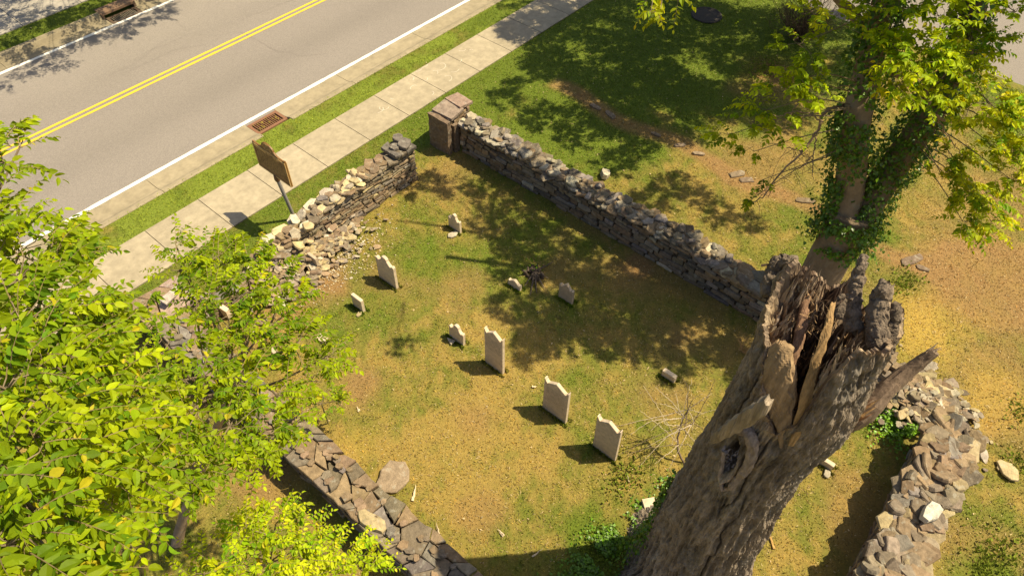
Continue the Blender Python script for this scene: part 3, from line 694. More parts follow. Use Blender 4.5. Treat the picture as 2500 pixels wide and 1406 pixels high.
# ---------------------------------------------------------------- marker sign
sg = thing('historical_marker', 'brown cast metal historical marker on a leaning steel post beside the sidewalk', 'marker sign', (6.17, 11.86, 0))
def sp(mb, name, m_): return place(mb, name, m_, sg)
mb = MB(); tube(mb, [(6.17, 11.86, -.2), (5.99, 11.80, 1.36)], .042, 14, (.30, .27, .24)); po = sp(mb, 'post', M['steel'])
BRZ = np.array([.12, .056, .012]); BRL = np.array([.62, .40, .15])
mb = MB(); tube(mb, [(5.995, 11.80, 1.30), (5.985, 11.80, 1.36), (5.98, 11.80, 1.46)], [.055, .062, .05], 14, (.14, .07, .03)); sp(mb, 'socket', M['bronze'])
SX, SY0, SY1, SZ0, SZ1 = 5.97, 12.36, 11.24, 1.44, 2.09
def ysp(u): return SY0+(SY1-SY0)*u
cr = [(0, SZ1), (.01, SZ1+.05), (.03, SZ1+.035), (.10, SZ1+.015), (.19, SZ1+.02), (.27, SZ1+.05), (.315, SZ1+.10)]
cr += [(.5-.185*math.cos(t), SZ1+.09+.135*math.sin(t)) for t in np.linspace(.15, math.pi-.15, 14)]
cr += [(1-u, z) for u, z in cr[:7][::-1]]
out = [(0, SZ0)]+cr+[(1, SZ0), (.62, SZ0), (.56, SZ0-.04), (.44, SZ0-.04), (.38, SZ0)]
pp = np.array([(ysp(u), z) for u, z in out]); n = len(pp); mb = MB()
v = np.vstack([np.c_[np.full(n, SX), pp], np.c_[np.full(n, SX+.035), pp]]); i = np.arange(n); j = (i+1) % n
mb.add(v, np.stack([i, i+n, j+n, j], -1), BRZ*1.5); mb.f.append(i[::-1]); mb.n.append(np.array([n])); mb.f.append(i+n); mb.n.append(np.array([n]))
pl = sp(mb, 'plate', M['bronze'])
mb = MB()
for (u0, u1, z0, z1) in ((0, 1, SZ0, SZ0+.022), (0, 1, SZ1-.022, SZ1), (0, .02, SZ0+.022, SZ1-.022), (.98, 1, SZ0+.022, SZ1-.022)):
    a, b = sorted((ysp(u0), ysp(u1))); box(mb, SX-.012, SX, a, b, z0, z1, BRL)
    box(mb, SX+.035, SX+.047, a, b, z0, z1, BRL)
th = np.linspace(0, 2*np.pi, 29)
tube(mb, np.stack([th*0+SX-.003, ysp(.5)+.125*np.cos(th), SZ1+.105+.105*np.sin(th)], -1), .006, 6, BRL, cap=False); sp(mb, 'raised_border', M['bronze'])
mb = MB()
for k in range(46):
    a = U(0, 6.3); r = .085*math.sqrt(random.random()); y, z = ysp(.5)+r*math.cos(a)*1.1, SZ1+.105+r*math.sin(a)*.85
    box(mb, SX-.005, SX, y-U(.004, .014), y+U(.004, .014), z-U(.003, .01), z+U(.003, .01), BRL*U(.7, 1))
sp(mb, 'seal_relief', M['bronze'])
mb = MB()
def glyph(mb, y, z, w_, h_, col):
    for s in range(random.choice([2, 3])):
        if random.random() < .6: yy = y-U(0, w_*.8); box(mb, SX-.004, SX, yy-.006, yy+.006, z, z+h_, col)
        else: zz = z+random.choice([0, h_*.45, h_*.9]); box(mb, SX-.0042, SX, y-w_, y, zz-.005, zz+.005, col)
y = SY0-.07
for wlen in (10, 2, 8, 0):
    for q in range(wlen): glyph(mb, y, SZ1-.10, .030, .055, BRL*1.15); y -= .040
    y -= .03
z = SZ1-.15
for r in range(9):
    y = SY0-.06-U(0, .01)
    while y > SY1+.07:
        for q in range(random.choice([2, 3, 4, 5, 6])):
            if y < SY1+.06: break
            glyph(mb, y, z, .013, .026, BRL*.8); y -= .019
        y -= .014
    z -= .045
sp(mb, 'raised_lettering', M['bronze'])

# ---------------------------------------------------------------- foliage machinery
LEAF_A = np.array([[0, 0, 0], [-.20, .16, .03], [-.27, .42, .035], [-.16, .74, .01], [0, 1.0, -.10], [.16, .74, .01], [.27, .42, .035], [.20, .16, .03], [0, .2, -.015], [0, .45, -.02], [0, .75, -.045]])
FACE_A = np.array([[0, 1, 8, 8], [1, 2, 9, 8], [2, 3, 10, 9], [3, 4, 10, 10], [0, 8, 7, 7], [8, 9, 6, 7], [9, 10, 5, 6], [10, 4, 5, 5]])
QA = np.array([[1, 2, 9, 8], [2, 3, 10, 9], [8, 9, 6, 7], [9, 10, 5, 6]]); TA = np.array([[0, 1, 8], [3, 4, 10], [0, 8, 7], [10, 4, 5]])
LEAF_B = np.array([[0, 0, 0], [-.27, .42, .05], [0, 1, -.08], [.27, .42, .05], [0, .45, -.02]]); TB = np.array([[0, 4, 1], [1, 4, 2], [0, 3, 4], [4, 3, 2]])
LEAF_I = np.array([[0, 0, 0], [-.42, .1, .02], [-.3, .45, 0], [0, .9, -.05], [.3, .45, 0], [.42, .1, .02], [0, .35, -.02]]); TI = np.array([[0, 6, 1], [1, 6, 2], [2, 6, 3], [3, 6, 4], [4, 6, 5], [5, 6, 0]])
def leaves(mb, pos, dirv, up, size, col, kind='A', curl=0.):
    N = len(pos); y = nrm(dirv); x = nrm(np.cross(y, up)); z = np.cross(x, y)
    T = dict(A=LEAF_A, B=LEAF_B, I=LEAF_I)[kind]; K = len(T)
    wv = U(.85, 1.2, N)[:, None, None]; lz = (1+curl*U(-1, 3, N))[:, None, None]
    v = pos[:, None]+size[:, None, None]*(T[None, :, 0:1]*x[:, None]*wv+T[None, :, 1:2]*y[:, None]+T[None, :, 2:3]*z[:, None]*lz)
    cc = np.repeat(col[:, None], K, 1).reshape(-1, 3); off = (np.arange(N)*K)[:, None, None]
    if kind == 'A':
        mb.add(v.reshape(-1, 3), (QA[None]+off).reshape(-1, 4), cc); k0 = mb.k-N*K
        f = (TA[None]+off).reshape(-1, 3)+k0; mb.f.append(f.ravel()); mb.n.append(np.full(len(f), 3))
    else:
        mb.add(v.reshape(-1, 3), ((TB if kind == 'B' else TI)[None]+off).reshape(-1, 3), cc)
YG = np.array([.37, .45, .004]); MG = np.array([.115, .235, .005]); DG = np.array([.070, .125, .009]); YY = np.array([.55, .46, .02])
def sprays(mbl, mbt, O, D, L, leafsize, per=14, kind='A', droop=.35, yellow=.35, dark=.25, tw=.004, twc=(.22, .16, .07), tone=1., ang=1.05):
    """alternate leaves along drooping twigs. O, D: (n,3); L: (n,)"""
    n = len(O); D = nrm(D); t = (np.arange(per)+.6)/per
    g = np.array([0, 0, -1.])
    pos = O[:, None]+D[:, None]*(L[:, None, None]*t[None, :, None])+g*(droop*L[:, None, None]*t[None, :, None]**2)
    tan = nrm(D[:, None]+g*(2*droop*t[None, :, None])); side = nrm(np.cross(D, [0, 0, 1.]))[:, None]*np.where(np.arange(per) % 2, 1., -1.)[None, :, None]
    a = ang+U(-.25, .25, (n, per, 1)); a[:, -1] = .1
    ld = nrm(tan*np.cos(a)+side*np.sin(a)+g*U(.05, .5, (n, per, 1))+rng.normal(0, .12, (n, per, 3)))
    up = nrm(np.array([0, 0, 1.])+rng.normal(0, .72, (n, per, 3))+SUND*.1)
    sz = leafsize*U(.62, 1.2, (n, per))*U(.72, 1.22, (n, 1))*(1-.35*np.abs(t-.45))[None]
    hue = np.clip(rng.normal(.5, .22, (n, 1, 1))+rng.normal(0, .14, (n, per, 1))+(t[None, :, None]-.5)*.35, 0, 1)
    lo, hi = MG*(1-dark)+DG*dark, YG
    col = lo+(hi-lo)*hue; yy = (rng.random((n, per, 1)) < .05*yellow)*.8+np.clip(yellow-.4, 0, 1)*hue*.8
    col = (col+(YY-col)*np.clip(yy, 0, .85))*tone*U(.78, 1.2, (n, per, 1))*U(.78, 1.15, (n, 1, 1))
    leaves(mbl, pos.reshape(-1, 3), ld.reshape(-1, 3), up.reshape(-1, 3), sz.ravel(), col.reshape(-1, 3), kind, curl=.9)
    if mbt is not None:
        tt = np.array([0, .35, .7, 1.]); pp = O[:, None]+D[:, None]*(L[:, None, None]*tt[None, :, None])+g*(droop*L[:, None, None]*tt[None, :, None]**2)
        s = nrm(np.cross(D, [0, 0, 1.])); u2 = np.cross(s, D); r = (tw*np.array([1, .8, .6, .3]))[None, :, None]
        th = np.array([0, 2.09, 4.19]); v = pp[:, :, None]+r[..., None]*(s[:, None, None]*np.cos(th)[None, None, :, None]+u2[:, None, None]*np.sin(th)[None, None, :, None])
        f = np.array([[k*3+a_, k*3+(a_+1) % 3, k*3+3+(a_+1) % 3, k*3+3+a_] for k in range(3) for a_ in range(3)])
        mbt.add(v.reshape(-1, 3), (f[None]+(np.arange(n)*12)[:, None, None]).reshape(-1, 4), twc)
def cluster(mbl, mbt, c, r, n, leafsize, root=None, centre=None, twigs=True, rad=.03, L=(.3, .55), barkc=(.2, .15, .09), hbias=.25, **kw):
    """one limb to the cluster plus n sprays spread through it"""
    c = np.asarray(c, float); r = np.broadcast_to(np.asarray(r, float), 3)
    d = nrm(rng.normal(0, 1, (n, 3))); d[:, 2] = np.abs(d[:, 2])*.9-.25; O = c+d*r*(rng.random((n, 1))**.45)*.85
    out = nrm(O-(centre if centre is not None else c))*.6+nrm(O-c)*.7+rng.normal(0, .3, (n, 3)); out[:, 2] = out[:, 2]*.5+hbias
    Ls = U(*L, n)
    sprays(mbl, mbt if twigs else None, O, out, Ls, leafsize, **kw)
    if root is not None and mbt is not None:
        mid = (np.asarray(root)+c)/2+np.array([U(-.15, .15), U(-.15, .15), .12])
        tube(mbt, smoothpath([root, mid, c], 8), np.linspace(rad, rad*.45, 8), 6, barkc)
        for k in range(0, n if twigs else 0, 2):
            q = O[k]; mm = (c+q)/2+rng.normal(0, .04, 3)
            tube(mbt, [c+(mm-c)*.05, mm, q], [rad*.35, rad*.22, .004], 4, barkc, cap=False)

# ---- foreground tree at the left edge (large leaves, close to the camera)
def tree(name, label, cat='tree', group=None): return thing(name, label, cat, (0, 0, 0), group)
t1 = tree('tree', 'bright leafy tree filling the left edge, with the largest leaves of all'); t1.location = (-.9, 4.6, 0)
ml, mt = MB(), MB()
cl = [(20, 400, 6.6, .22, 9), (15, 345, 6.8, .14, 4), (60, 360, 6.8, .1, 3), (-20, 470, 6.4, .35, 12), (20, 540, 6.4, .28, 10), (60, 620, 6.2, .35, 14), (150, 600, 6.6, .2, 7), (190, 620, 6.6, .2, 8), (150, 650, 6.4, .28, 10), (60, 680, 5.9, .55, 20), (150, 770, 5.6, .42, 22), (60, 800, 5.3, .5, 24),
      (200, 800, 5.8, .25, 14), (230, 870, 5.6, .38, 18), (120, 900, 5.0, .5, 26), (30, 950, 4.7, .42, 20), (200, 980, 5.0, .45, 26), (100, 1060, 4.6, .45, 24), (260, 1060, 5.3, .4, 20), (300, 1010, 5.9, .25, 12), (30, 1150, 4.3, .36, 18), (170, 1150, 4.6, .42, 22),
      (300, 1160, 5.3, .4, 16), (100, 1250, 4.3, .38, 20), (230, 1250, 4.8, .34, 16), (30, 1330, 4.1, .3, 16), (150, 1340, 4.4, .3, 15), (270, 1190, 5.4, .3, 10), (-60, 600, 6, .5, 14), (-80, 900, 5, .5, 14), (-60, 1200, 4.4, .4, 12), (60, 1440, 4.3, .35, 12), (200, 1440, 4.7, .3, 8)]
ctr = PD(60, 950, 6.2); trunk_top = PD(-60, 1000, 7.2)
tp = smoothpath([(-.9, 4.6, -.1), (-.8, 4.5, 2), tuple((np.array([-.9, 4.6, 2.5])+trunk_top)/2), tuple(trunk_top)], 20)
tb = MB(); tube(tb, tp, np.linspace(.16, .07, 20), 12, (.22, .17, .11), bump=.012, bfreq=14); 
for (px, py, dd, r, n) in cl:
    cluster(ml, mt, PD(px-12, py, dd), (r*.78, r*.78, r*.6), int(n*1.35), .076, root=trunk_top, centre=ctr, rad=.018, L=(.2, .38), per=13, yellow=.45, dark=.2, droop=.3, tone=1.0)
place(tb, 'trunk', M['bark2'], t1); place(mt, 'branches', M['twig'], t1); place(ml, 'crown', M['leaf'], t1)

# ---- middle tree over the corner pier
t2 = tree('tree', 'young leafy tree reaching over rubble and low left wall, slim trunk showing at lower left'); t2.location = (.05, 7.2, 0)
ml, mt, tb = MB(), MB(), MB()
T2top = PD(560, 960, 9.7)
tp = smoothpath([P(432, 1325, 0), P(446, 1270, .6), P(470, 1200, 1.3), P(505, 1110, 2.3), T2top], 24)
tube(tb, tp, np.linspace(.095, .05, 24), 12, (.34, .24, .15), bump=.008, bfreq=16); 
cl = [(430, 600, 9.2, .10, 3), (440, 660, 9.0, .22, 8), (520, 640, 9.0, .3, 13), (600, 640, 8.9, .3, 13), (660, 650, 9.0, .2, 7), (520, 720, 8.6, .35, 17), (610, 720, 8.7, .32, 15), (700, 690, 8.9, .18, 5), (730, 740, 8.9, .2, 6), (340, 750, 8.4, .22, 6), (480, 760, 8.4, .2, 4),
      (660, 790, 8.6, .35, 16), (720, 850, 8.5, .35, 18), (800, 870, 8.7, .25, 10), (760, 930, 8.6, .28, 9), (600, 850, 8.2, .32, 13), (500, 870, 8.0, .25, 7), (400, 870, 7.8, .3, 10), (380, 950, 7.4, .35, 16), (480, 960, 7.5, .38, 20), (590, 950, 7.9, .35, 16), (680, 970, 8.1, .25, 8),
      (340, 1030, 6.9, .35, 16), (440, 1050, 7.0, .38, 20), (560, 1040, 7.4, .38, 20), (660, 1060, 7.9, .32, 15), (700, 1010, 8.3, .2, 7), (360, 1120, 6.6, .33, 16), (470, 1140, 6.9, .33, 14), (570, 1130, 7.3, .3, 11), (330, 1190, 6.3, .28, 10), (420, 1170, 6.8, .25, 8), (640, 1110, 7.9, .22, 7), (320, 880, 7.4, .25, 7), (560, 800, 8.3, .3, 12)]
ctr = PD(560, 930, 9.5)
for (px, py, dd, r, n) in cl:
    cluster(ml, mt, PD(px, py, dd), (r*.9, r*.9, r*.7), int(n*1.35), .076, root=T2top, centre=ctr, rad=.02, L=(.22, .40), per=14, yellow=.38, dark=.3, droop=.3)
# upright shoots
O = np.array([PD(x, y, d) for x, y, d in ((432, 640, 9), (445, 600, 9.2), (400, 640, 9), (560, 600, 9), (620, 620, 9.1), (520, 610, 9.1), (725, 760, 8.8), (740, 720, 8.9), (650, 650, 9), (655, 900, 8.6))])
D = np.array([PD(x, y, d) for x, y, d in ((425, 535, 9.3), (430, 540, 9.5), (375, 600, 9.2), (545, 560, 9.2), (640, 570, 9.3), (525, 560, 9.3), (760, 690, 9.0), (745, 680, 9.1), (655, 600, 9.2), (690, 840, 8.8))])
sprays(ml, mt, O, D-O, np.linalg.norm(D-O, axis=1)*1.15, .075, per=18, droop=.05, yellow=.5, dark=.1)
place(tb, 'trunk', M['bark2'], t2); place(mt, 'branches', M['twig'], t2); place(ml, 'crown', M['leaf'], t2)

# ---- yellow green sapling at the bottom and small sapling beside the wall
t3 = tree('sapling', 'yellow green sapling at the bottom edge left of the low wall', 'sapling'); b = P(650, 1400); t3.location = (b[0]-.3, b[1]-.3, 0)
ml, mt, tb = MB(), MB(), MB(); top = PD(660, 1370, 10.2); tube(tb, smoothpath([(b[0]-.3, b[1]-.3, -.1), (b[0]-.2, b[1]-.35, 1), top], 12), np.linspace(.05, .02, 12), 8, (.3, .22, .12))
for (px, py, dd, r, n) in [(560, 1370, 9.6, .35, 14), (640, 1330, 9.7, .38, 20), (720, 1340, 9.9, .38, 22), (790, 1370, 10.1, .3, 15), (680, 1270, 9.9, .22, 7), (740, 1280, 10, .2, 7), (860, 1350, 10.3, .22, 7), (900, 1395, 10.4, .2, 7), (500, 1400, 9.3, .3, 9), (620, 1400, 9.5, .38, 16), (720, 1420, 9.7, .35, 14), (600, 1290, 9.6, .22, 5), (820, 1420, 10.1, .25, 8)]:
    cluster(ml, mt, PD(px, py, dd), (r, r, r*.75), int(n*1.4), .080, root=top, centre=top-np.array([0, 0, .5]), rad=.012, L=(.24, .42), per=14, yellow=.72, dark=.0, droop=.2, tone=1.35)
place(tb, 'stem', M['twig'], t3); place(mt, 'branches', M['twig'], t3); place(ml, 'crown', M['leaf'], t3)
t4 = tree('sapling', 'small fresh green sapling over the low wall where the big slabs begin', 'sapling'); b = P(790, 1040); t4.location = (b[0]+.1, b[1], 0)
ml, mt, tb = MB(), MB(), MB(); top = P(785, 985, .9); tube(tb, smoothpath([(b[0]+.1, b[1], -.1), top], 6), .012, 6, (.25, .22, .1))
for (px, py, z, r, n) in [(790, 970, 1.1, .22, 12), (830, 990, 1.0, .16, 8), (745, 990, 1.0, .2, 9), (820, 955, 1.1, .12, 5), (710, 1065, 1.2, .22, 9), (740, 1030, 1.1, .18, 7)]:
    cluster(ml, mt, P(px, py, z), (r, r, r*.6), n, .062, root=top, centre=top, rad=.008, L=(.18, .32), per=14, yellow=.5, dark=.1, droop=.15, tone=1.1)
place(tb, 'stem', M['twig'], t4); place(mt, 'branches', M['twig'], t4); place(ml, 'crown', M['leaf'], t4)
t5 = thing('weed', 'tiny seedling weed alone in the open grass near the middle foliage', 'weed', P(850, 826)); ml = MB()
sprays(ml, None, np.array([[0, 0, .06], [0, 0, .05], [.02, 0, .06]]), np.array([[.6, -.5, .2], [-.6, .4, .2], [.4, .6, .2]]), np.array([.16, .14, .1]), .05, per=7, droop=.2, yellow=.1, dark=.4); ml.build('leaves', M['leaf'], t5)

# ---- live ivy-clad tree behind the stump
t6 = tree('ivy_clad_tree', 'tall forked tree behind the broken trunk, ivy round both limbs, pale smooth bark'); t6.location = (11.5, 1.55, 0)
tb, ml, mt = MB(), MB(), MB(); BK = np.array([.235, .170, .108])
base = [(11.42, 1.55, -.15), (11.44, 1.55, .6), (11.46, 1.55, 1.5), (11.5, 1.54, 2.3), (11.52, 1.54, 2.85)]
pb = smoothpath(base, 26); tube(tb, pb, np.interp(np.linspace(0, 1, 26), [0, .15, .4, 1], [.66, .45, .385, .38]), 40, BK, bump=.05, bfreq=4, stretch=.4)
LF = [(11.48, 1.60, 2.5), P(2078, 430, 3.5), P(2090, 300, 4.7), P(2132, 120, 5.75), P(2160, 0, 6.5), P(2195, -150, 7.3), (12.6, 4.0, 9.5)]
RT = [(11.56, 1.45, 2.4), P(2168, 425, 3.5), P(2240, 325, 4.4), P(2312, 200, 5.3), P(2372, 50, 6.3), P(2430, -150, 7.4), (13.5, .6, 9.5)]
pl_, pr_ = smoothpath(LF, 44), smoothpath(RT, 44)
tube(tb, pl_, np.interp(np.linspace(0, 1, 44), [0, .8, 1], [.27, .15, .05]), 32, BK*1.1, bump=.035, bfreq=5); tube(tb, pr_, np.interp(np.linspace(0, 1, 44), [0, .8, 1], [.28, .15, .05]), 32, BK*.95, bump=.035, bfreq=5)
tube(tb, smoothpath([P(2110, 180, 5.3), P(2125, 110, 5.7), P(2180, 20, 6.3), P(2205, -15, 6.5)], 14), np.linspace(.12, .07, 14), 16, BK*1.2, bump=.02)
tube(tb, smoothpath([P(2125, 110, 5.7), P(2080, 30, 6.1), P(2030, -20, 6.4), (10.8, 5, 8)], 14), np.linspace(.09, .05, 14), 12, BK*1.0, bump=.02)
place(tb, 'trunk', M['bark2'], t6)
# thin bare limbs
for ctrl, r0, r1 in (([P(2150, 165, 5.4), P(2190, 185, 5.6), P(2215, 182, 5.7), P(2255, 190, 5.8), P(2265, 235, 5.7), P(2275, 280, 5.5), P(2330, 300, 5.4)], .045, .02),
                     ([P(2085, 250, 4.9), P(2020, 270, 4.9), P(1995, 320, 4.6), P(1960, 370, 4.3), P(1900, 430, 3.9), P(1865, 480, 3.6), P(1830, 500, 3.4)], .032, .006),
                     ([P(1995, 320, 4.6), P(1985, 380, 4.3), P(1985, 440, 4.0)], .016, .005), ([P(1960, 370, 4.3), P(1930, 360, 4.2), P(1860, 350, 4.1)], .012, .004),
                     ([P(1985, 380, 4.3), P(1950, 410, 4.1), P(1915, 415, 4.0)], .010, .004), ([P(2010, 300, 4.8), P(1950, 270, 4.9), P(1900, 285, 4.8), P(1860, 280, 4.8)], .014, .005),
                     ([P(2290, 290, 5.4), P(2320, 340, 5.1), P(2350, 380, 4.9)], .012, .005), ([P(1950, 250, 4.9), P(1920, 290, 4.7), P(1890, 300, 4.6)], .012, .004)):
    p = smoothpath(ctrl, 26); p[1:-1] += rng.normal(0, .012, (24, 3)); tube(mt, p, np.linspace(r0, r1, 26), 7, (.27, .18, .11))
for k in range(46):   # fine twiglets off the bare hanging limbs
    a = P(U(1860, 2000), U(330, 480), U(3.8, 4.5)); d = nrm(rng.normal(0, 1, 3)+np.array([0, 0, -.5]))
    a = P(*[(1960, 370), (1900, 430), (1985, 400), (1865, 480), (1930, 360), (1950, 410)][k % 6], [4.3, 3.9, 4.2, 3.6, 4.2, 4.1][k % 6])+rng.normal(0, .06, 3)
    tube(mt, smoothpath([a, a+d*.18, a+d*.34+rng.normal(0, .05, 3)], 6), np.linspace(.005, .002, 6), 4, (.2, .13, .08), cap=False)
# visible leaf clusters: (px, py, height, radius, n, yellow, dark)
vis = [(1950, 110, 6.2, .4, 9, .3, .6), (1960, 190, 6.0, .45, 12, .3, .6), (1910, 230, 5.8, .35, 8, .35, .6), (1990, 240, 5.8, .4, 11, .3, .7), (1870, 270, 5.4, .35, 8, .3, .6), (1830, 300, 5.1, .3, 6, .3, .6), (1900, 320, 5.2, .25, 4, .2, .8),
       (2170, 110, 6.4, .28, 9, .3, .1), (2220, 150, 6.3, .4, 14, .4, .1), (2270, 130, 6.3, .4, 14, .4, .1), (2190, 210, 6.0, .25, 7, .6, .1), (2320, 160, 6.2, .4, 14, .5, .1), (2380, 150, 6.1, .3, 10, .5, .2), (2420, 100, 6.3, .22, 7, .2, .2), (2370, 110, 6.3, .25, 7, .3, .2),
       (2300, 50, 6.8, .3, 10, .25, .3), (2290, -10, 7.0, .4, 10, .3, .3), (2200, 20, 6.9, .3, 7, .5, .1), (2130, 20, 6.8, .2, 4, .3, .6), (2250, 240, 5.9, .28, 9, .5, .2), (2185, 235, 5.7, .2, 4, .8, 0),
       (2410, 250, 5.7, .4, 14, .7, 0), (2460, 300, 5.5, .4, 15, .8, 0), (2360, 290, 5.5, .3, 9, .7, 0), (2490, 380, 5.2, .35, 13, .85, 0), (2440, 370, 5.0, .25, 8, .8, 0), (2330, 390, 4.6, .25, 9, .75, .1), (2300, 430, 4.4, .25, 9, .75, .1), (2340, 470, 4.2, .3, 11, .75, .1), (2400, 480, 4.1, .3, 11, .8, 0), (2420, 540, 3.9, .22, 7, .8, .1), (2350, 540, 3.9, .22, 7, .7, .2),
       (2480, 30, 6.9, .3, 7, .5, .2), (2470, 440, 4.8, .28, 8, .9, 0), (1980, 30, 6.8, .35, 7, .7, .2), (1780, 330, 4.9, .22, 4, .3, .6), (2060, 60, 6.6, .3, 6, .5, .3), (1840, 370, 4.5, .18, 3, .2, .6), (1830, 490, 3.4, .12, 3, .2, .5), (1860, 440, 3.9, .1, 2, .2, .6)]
for (px, py, z, r, n, ye, dk) in vis:
    near = pl_ if px < 2180 else pr_; c = P(px, py, z); root = near[np.argmin(np.linalg.norm(near-c, axis=1))]
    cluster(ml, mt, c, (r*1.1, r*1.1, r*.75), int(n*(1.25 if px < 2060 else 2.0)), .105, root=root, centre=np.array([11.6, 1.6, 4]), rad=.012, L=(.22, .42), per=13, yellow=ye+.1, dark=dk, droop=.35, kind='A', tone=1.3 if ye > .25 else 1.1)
for (px, py, z) in ((1590, 25, 7.2), (1655, 5, 7.2), (1580, 0, 7.2), (1610, 45, 7.1)):    # drooping tips at the top edge
    c = P(px, py, z); cluster(ml, mt, c, (.10, .10, .12), 3, .11, root=P(1640, -160, 7.6), centre=c+np.array([0, 0, .5]), rad=.01, L=(.15, .25), per=9, yellow=.75, dark=.1, droop=.8)
# crown above the frame: throws the dappled shade. ground spot -> point up the sun ray
def up_ray(px, py, h): 
    g0 = P(px, py)
    while h < 12 and proj(g0+SUND*(h/SUND[2]))[1] > -170: h += .25
    return g0+SUND*(h/SUND[2])
shade = [(1205, 545, .5, 13), (1270, 590, .62, 20), (1330, 560, .6, 20), (1400, 640, .55, 18), (1240, 650, .36, 9), (1190, 470, .45, 12), (1100, 455, .35, 8), (1060, 440, .3, 7), (1000, 465, .25, 5), (1235, 745, .3, 8), (1330, 700, .3, 8), (1320, 780, .5, 16), (1385, 785, .45, 15), (1295, 850, .28, 8), (1470, 690, .45, 15), (1550, 720, .5, 16),
         (1620, 760, .45, 13), (1480, 610, .55, 18), (1700, 750, .5, 14), (1560, 650, .4, 11), (1800, 780, .35, 9), (1640, 900, .25, 6), (1280, 500, .4, 10), (1230, 240, .42, 10), (1330, 285, .65, 20), (1400, 330, .5, 14), (1500, 400, .45, 12), (1590, 490, .45, 12), (1640, 450, .45, 11), (1760, 520, .35, 8), (1820, 545, .25, 5), (1700, 480, .3, 7), (1260, 210, .3, 7), (1640, 330, .4, 9), (1560, 370, .4, 9), (1450, 540, .4, 10),
         (1380, 440, .4, 9), (1660, 620, .4, 9), (1600, 830, .3, 6), (1420, 750, .35, 9)]
for (px, py, r, n) in shade:
    h = U(5.5, 6.3); c = up_ray(px, py, h)
    cluster(ml, mt, c, (r*1.25, r*1.25, r*.8), int(n*4.6), .125, twigs=False, root=pl_[-1]+(c-pl_[-1])*.25, centre=np.array([12, 2, 8]), rad=.012, L=(.2, .36), per=12, yellow=.3, dark=.3, kind='B')
for (a, b_) in ((pl_[-1], (11.5, 6, 9.6)), (pl_[-1], (14.5, 5, 10)), (pr_[-1], (15.5, 1, 10)), (pl_[-1], (13, 1.5, 11))):
    tube(mt, smoothpath([a, (np.array(a)+b_)/2+np.array([.1, 0, .3]), b_], 10), np.linspace(.05, .02, 10), 8, BK)
place(mt, 'branches', M['twig'], t6); place(ml, 'crown', M['leaf'], t6)
# ivy round its limbs
mv = MB()
def ivy_on(mb, path, radf, n, s0, s1, size=.075, gap=None, spread=.16, tone=1., half=False):
    L = len(path); tt = U(s0, s1, n); i = np.clip((tt*(L-1)).astype(int), 0, L-2); f = tt*(L-1)-i
    c = path[i]*(1-f[:, None])+path[i+1]*f[:, None]; t = nrm(path[i+1]-path[i]); th = U(0, 2*np.pi, n)
    if gap is not None:
        keep = ~((fbm(th*.9, tt*9+gap, 0, 2) > .56)); c, t, th, tt = c[keep], t[keep], th[keep], tt[keep]; n = len(c)
    if half: th = rng.normal(1.2, 1.0, n)
    a = nrm(np.cross(t, [.3, .2, 1.])); b2 = np.cross(t, a); d = a*np.cos(th)[:, None]+b2*np.sin(th)[:, None]
    rr = radf(tt)+.02+np.abs(rng.normal(0, spread, n))*(.35+.9*vn(th*1.2+3, tt*14+7))
    p = c+d*rr[:, None]; ld = nrm(rng.normal(0, .5, (n, 3))+np.array([0, 0, -.7])+d*.5); up = nrm(d+rng.normal(0, .45, (n, 3))+np.array([0, 0, .3]))
    hue = rng.random((n, 1))**1.5; col = (DG*1.0+(MG*1.25-DG)*hue)*tone
    leaves(mb, p, ld, up, U(.6, 1.2, n)*size, col, 'I')
ivy_on(mv, pb, lambda t: .41+0*t, 2600, .66, 1.0, gap=2, spread=.17)
ivy_on(mv, pl_, lambda t: .30-.15*t, 3800, .0, .36, gap=3, spread=.12); ivy_on(mv, pl_, lambda t: .30-.15*t, 4600, .2, .9, gap=5, spread=.13)
ivy_on(mv, pr_, lambda t: .31-.16*t, 5600, .0, .85, spread=.10)
o = mv.build('ivy', M['ivy']); tag(o, 'dark green ivy wrapped round both limbs of the tall forked tree', 'ivy')

# ---- off-frame shade trees (real trees standing beyond the frame edge)
t7 = tree('shade_tree', 'large tree past the top edge whose crown shades the far lawn'); t7.location = (25.5, 10.5, 0)
ml, mt, tb = MB(), MB(), MB(); tube(tb, smoothpath([(25.5, 10.5, -.1), (25.2, 9.8, 3), (24.2, 8.5, 6.5)], 20), np.linspace(.4, .25, 20), 16, BK, bump=.05)
big = [(1300, 70), (1400, 60), (1500, 110), (1600, 80), (1700, 90), (1800, 140), (1450, 195), (1560, 205), (1660, 215), (1750, 40), (1860, 60), (1350, 150), (1500, 20), (1640, 10), (1730, 235), (1800, 240), (1900, 140), (1950, 60), (1540, 290), (1880, 260), (1380, 0), (1600, 145), (1480, 265), (1950, 200), (2050, 60), (2030, 150), (1700, -40), (1850, -40), (1550, -50), (1640, 290)]
for k, (px, py) in enumerate(big):
    c = up_ray(px, py, U(5.8, 7)); r = U(.8, 1.05)
    cluster(ml, mt, c, (r*1.2, r*1.2, r*.7), 290 if k < 22 else 180, .13, twigs=False, root=np.array([24.2, 8.5, 6.5]), centre=np.array([22, 6, 6]), rad=.018, L=(.3, .5), per=12, kind='B')
for (px, py, r) in ((1300, 55, .4), (1245, 75, .35), (1330, 20, .5), (1250, 5, .35)):
    cluster(ml, mt, up_ray(px, py, 7.5), (r, r, r*.6), 40, .13, twigs=False, root=np.array([24.2, 8.5, 6.5]), rad=.02, per=12, kind='B')
place(tb, 'trunk', M['bark2'], t7); place(mt, 'branches', M['twig'], t7); place(ml, 'crown', M['leaf'], t7)
t8 = tree('shade_tree', 'tree past the upper left corner throwing leafy shade across the far kerb'); t8.location = (11.5, 28.5, 0)
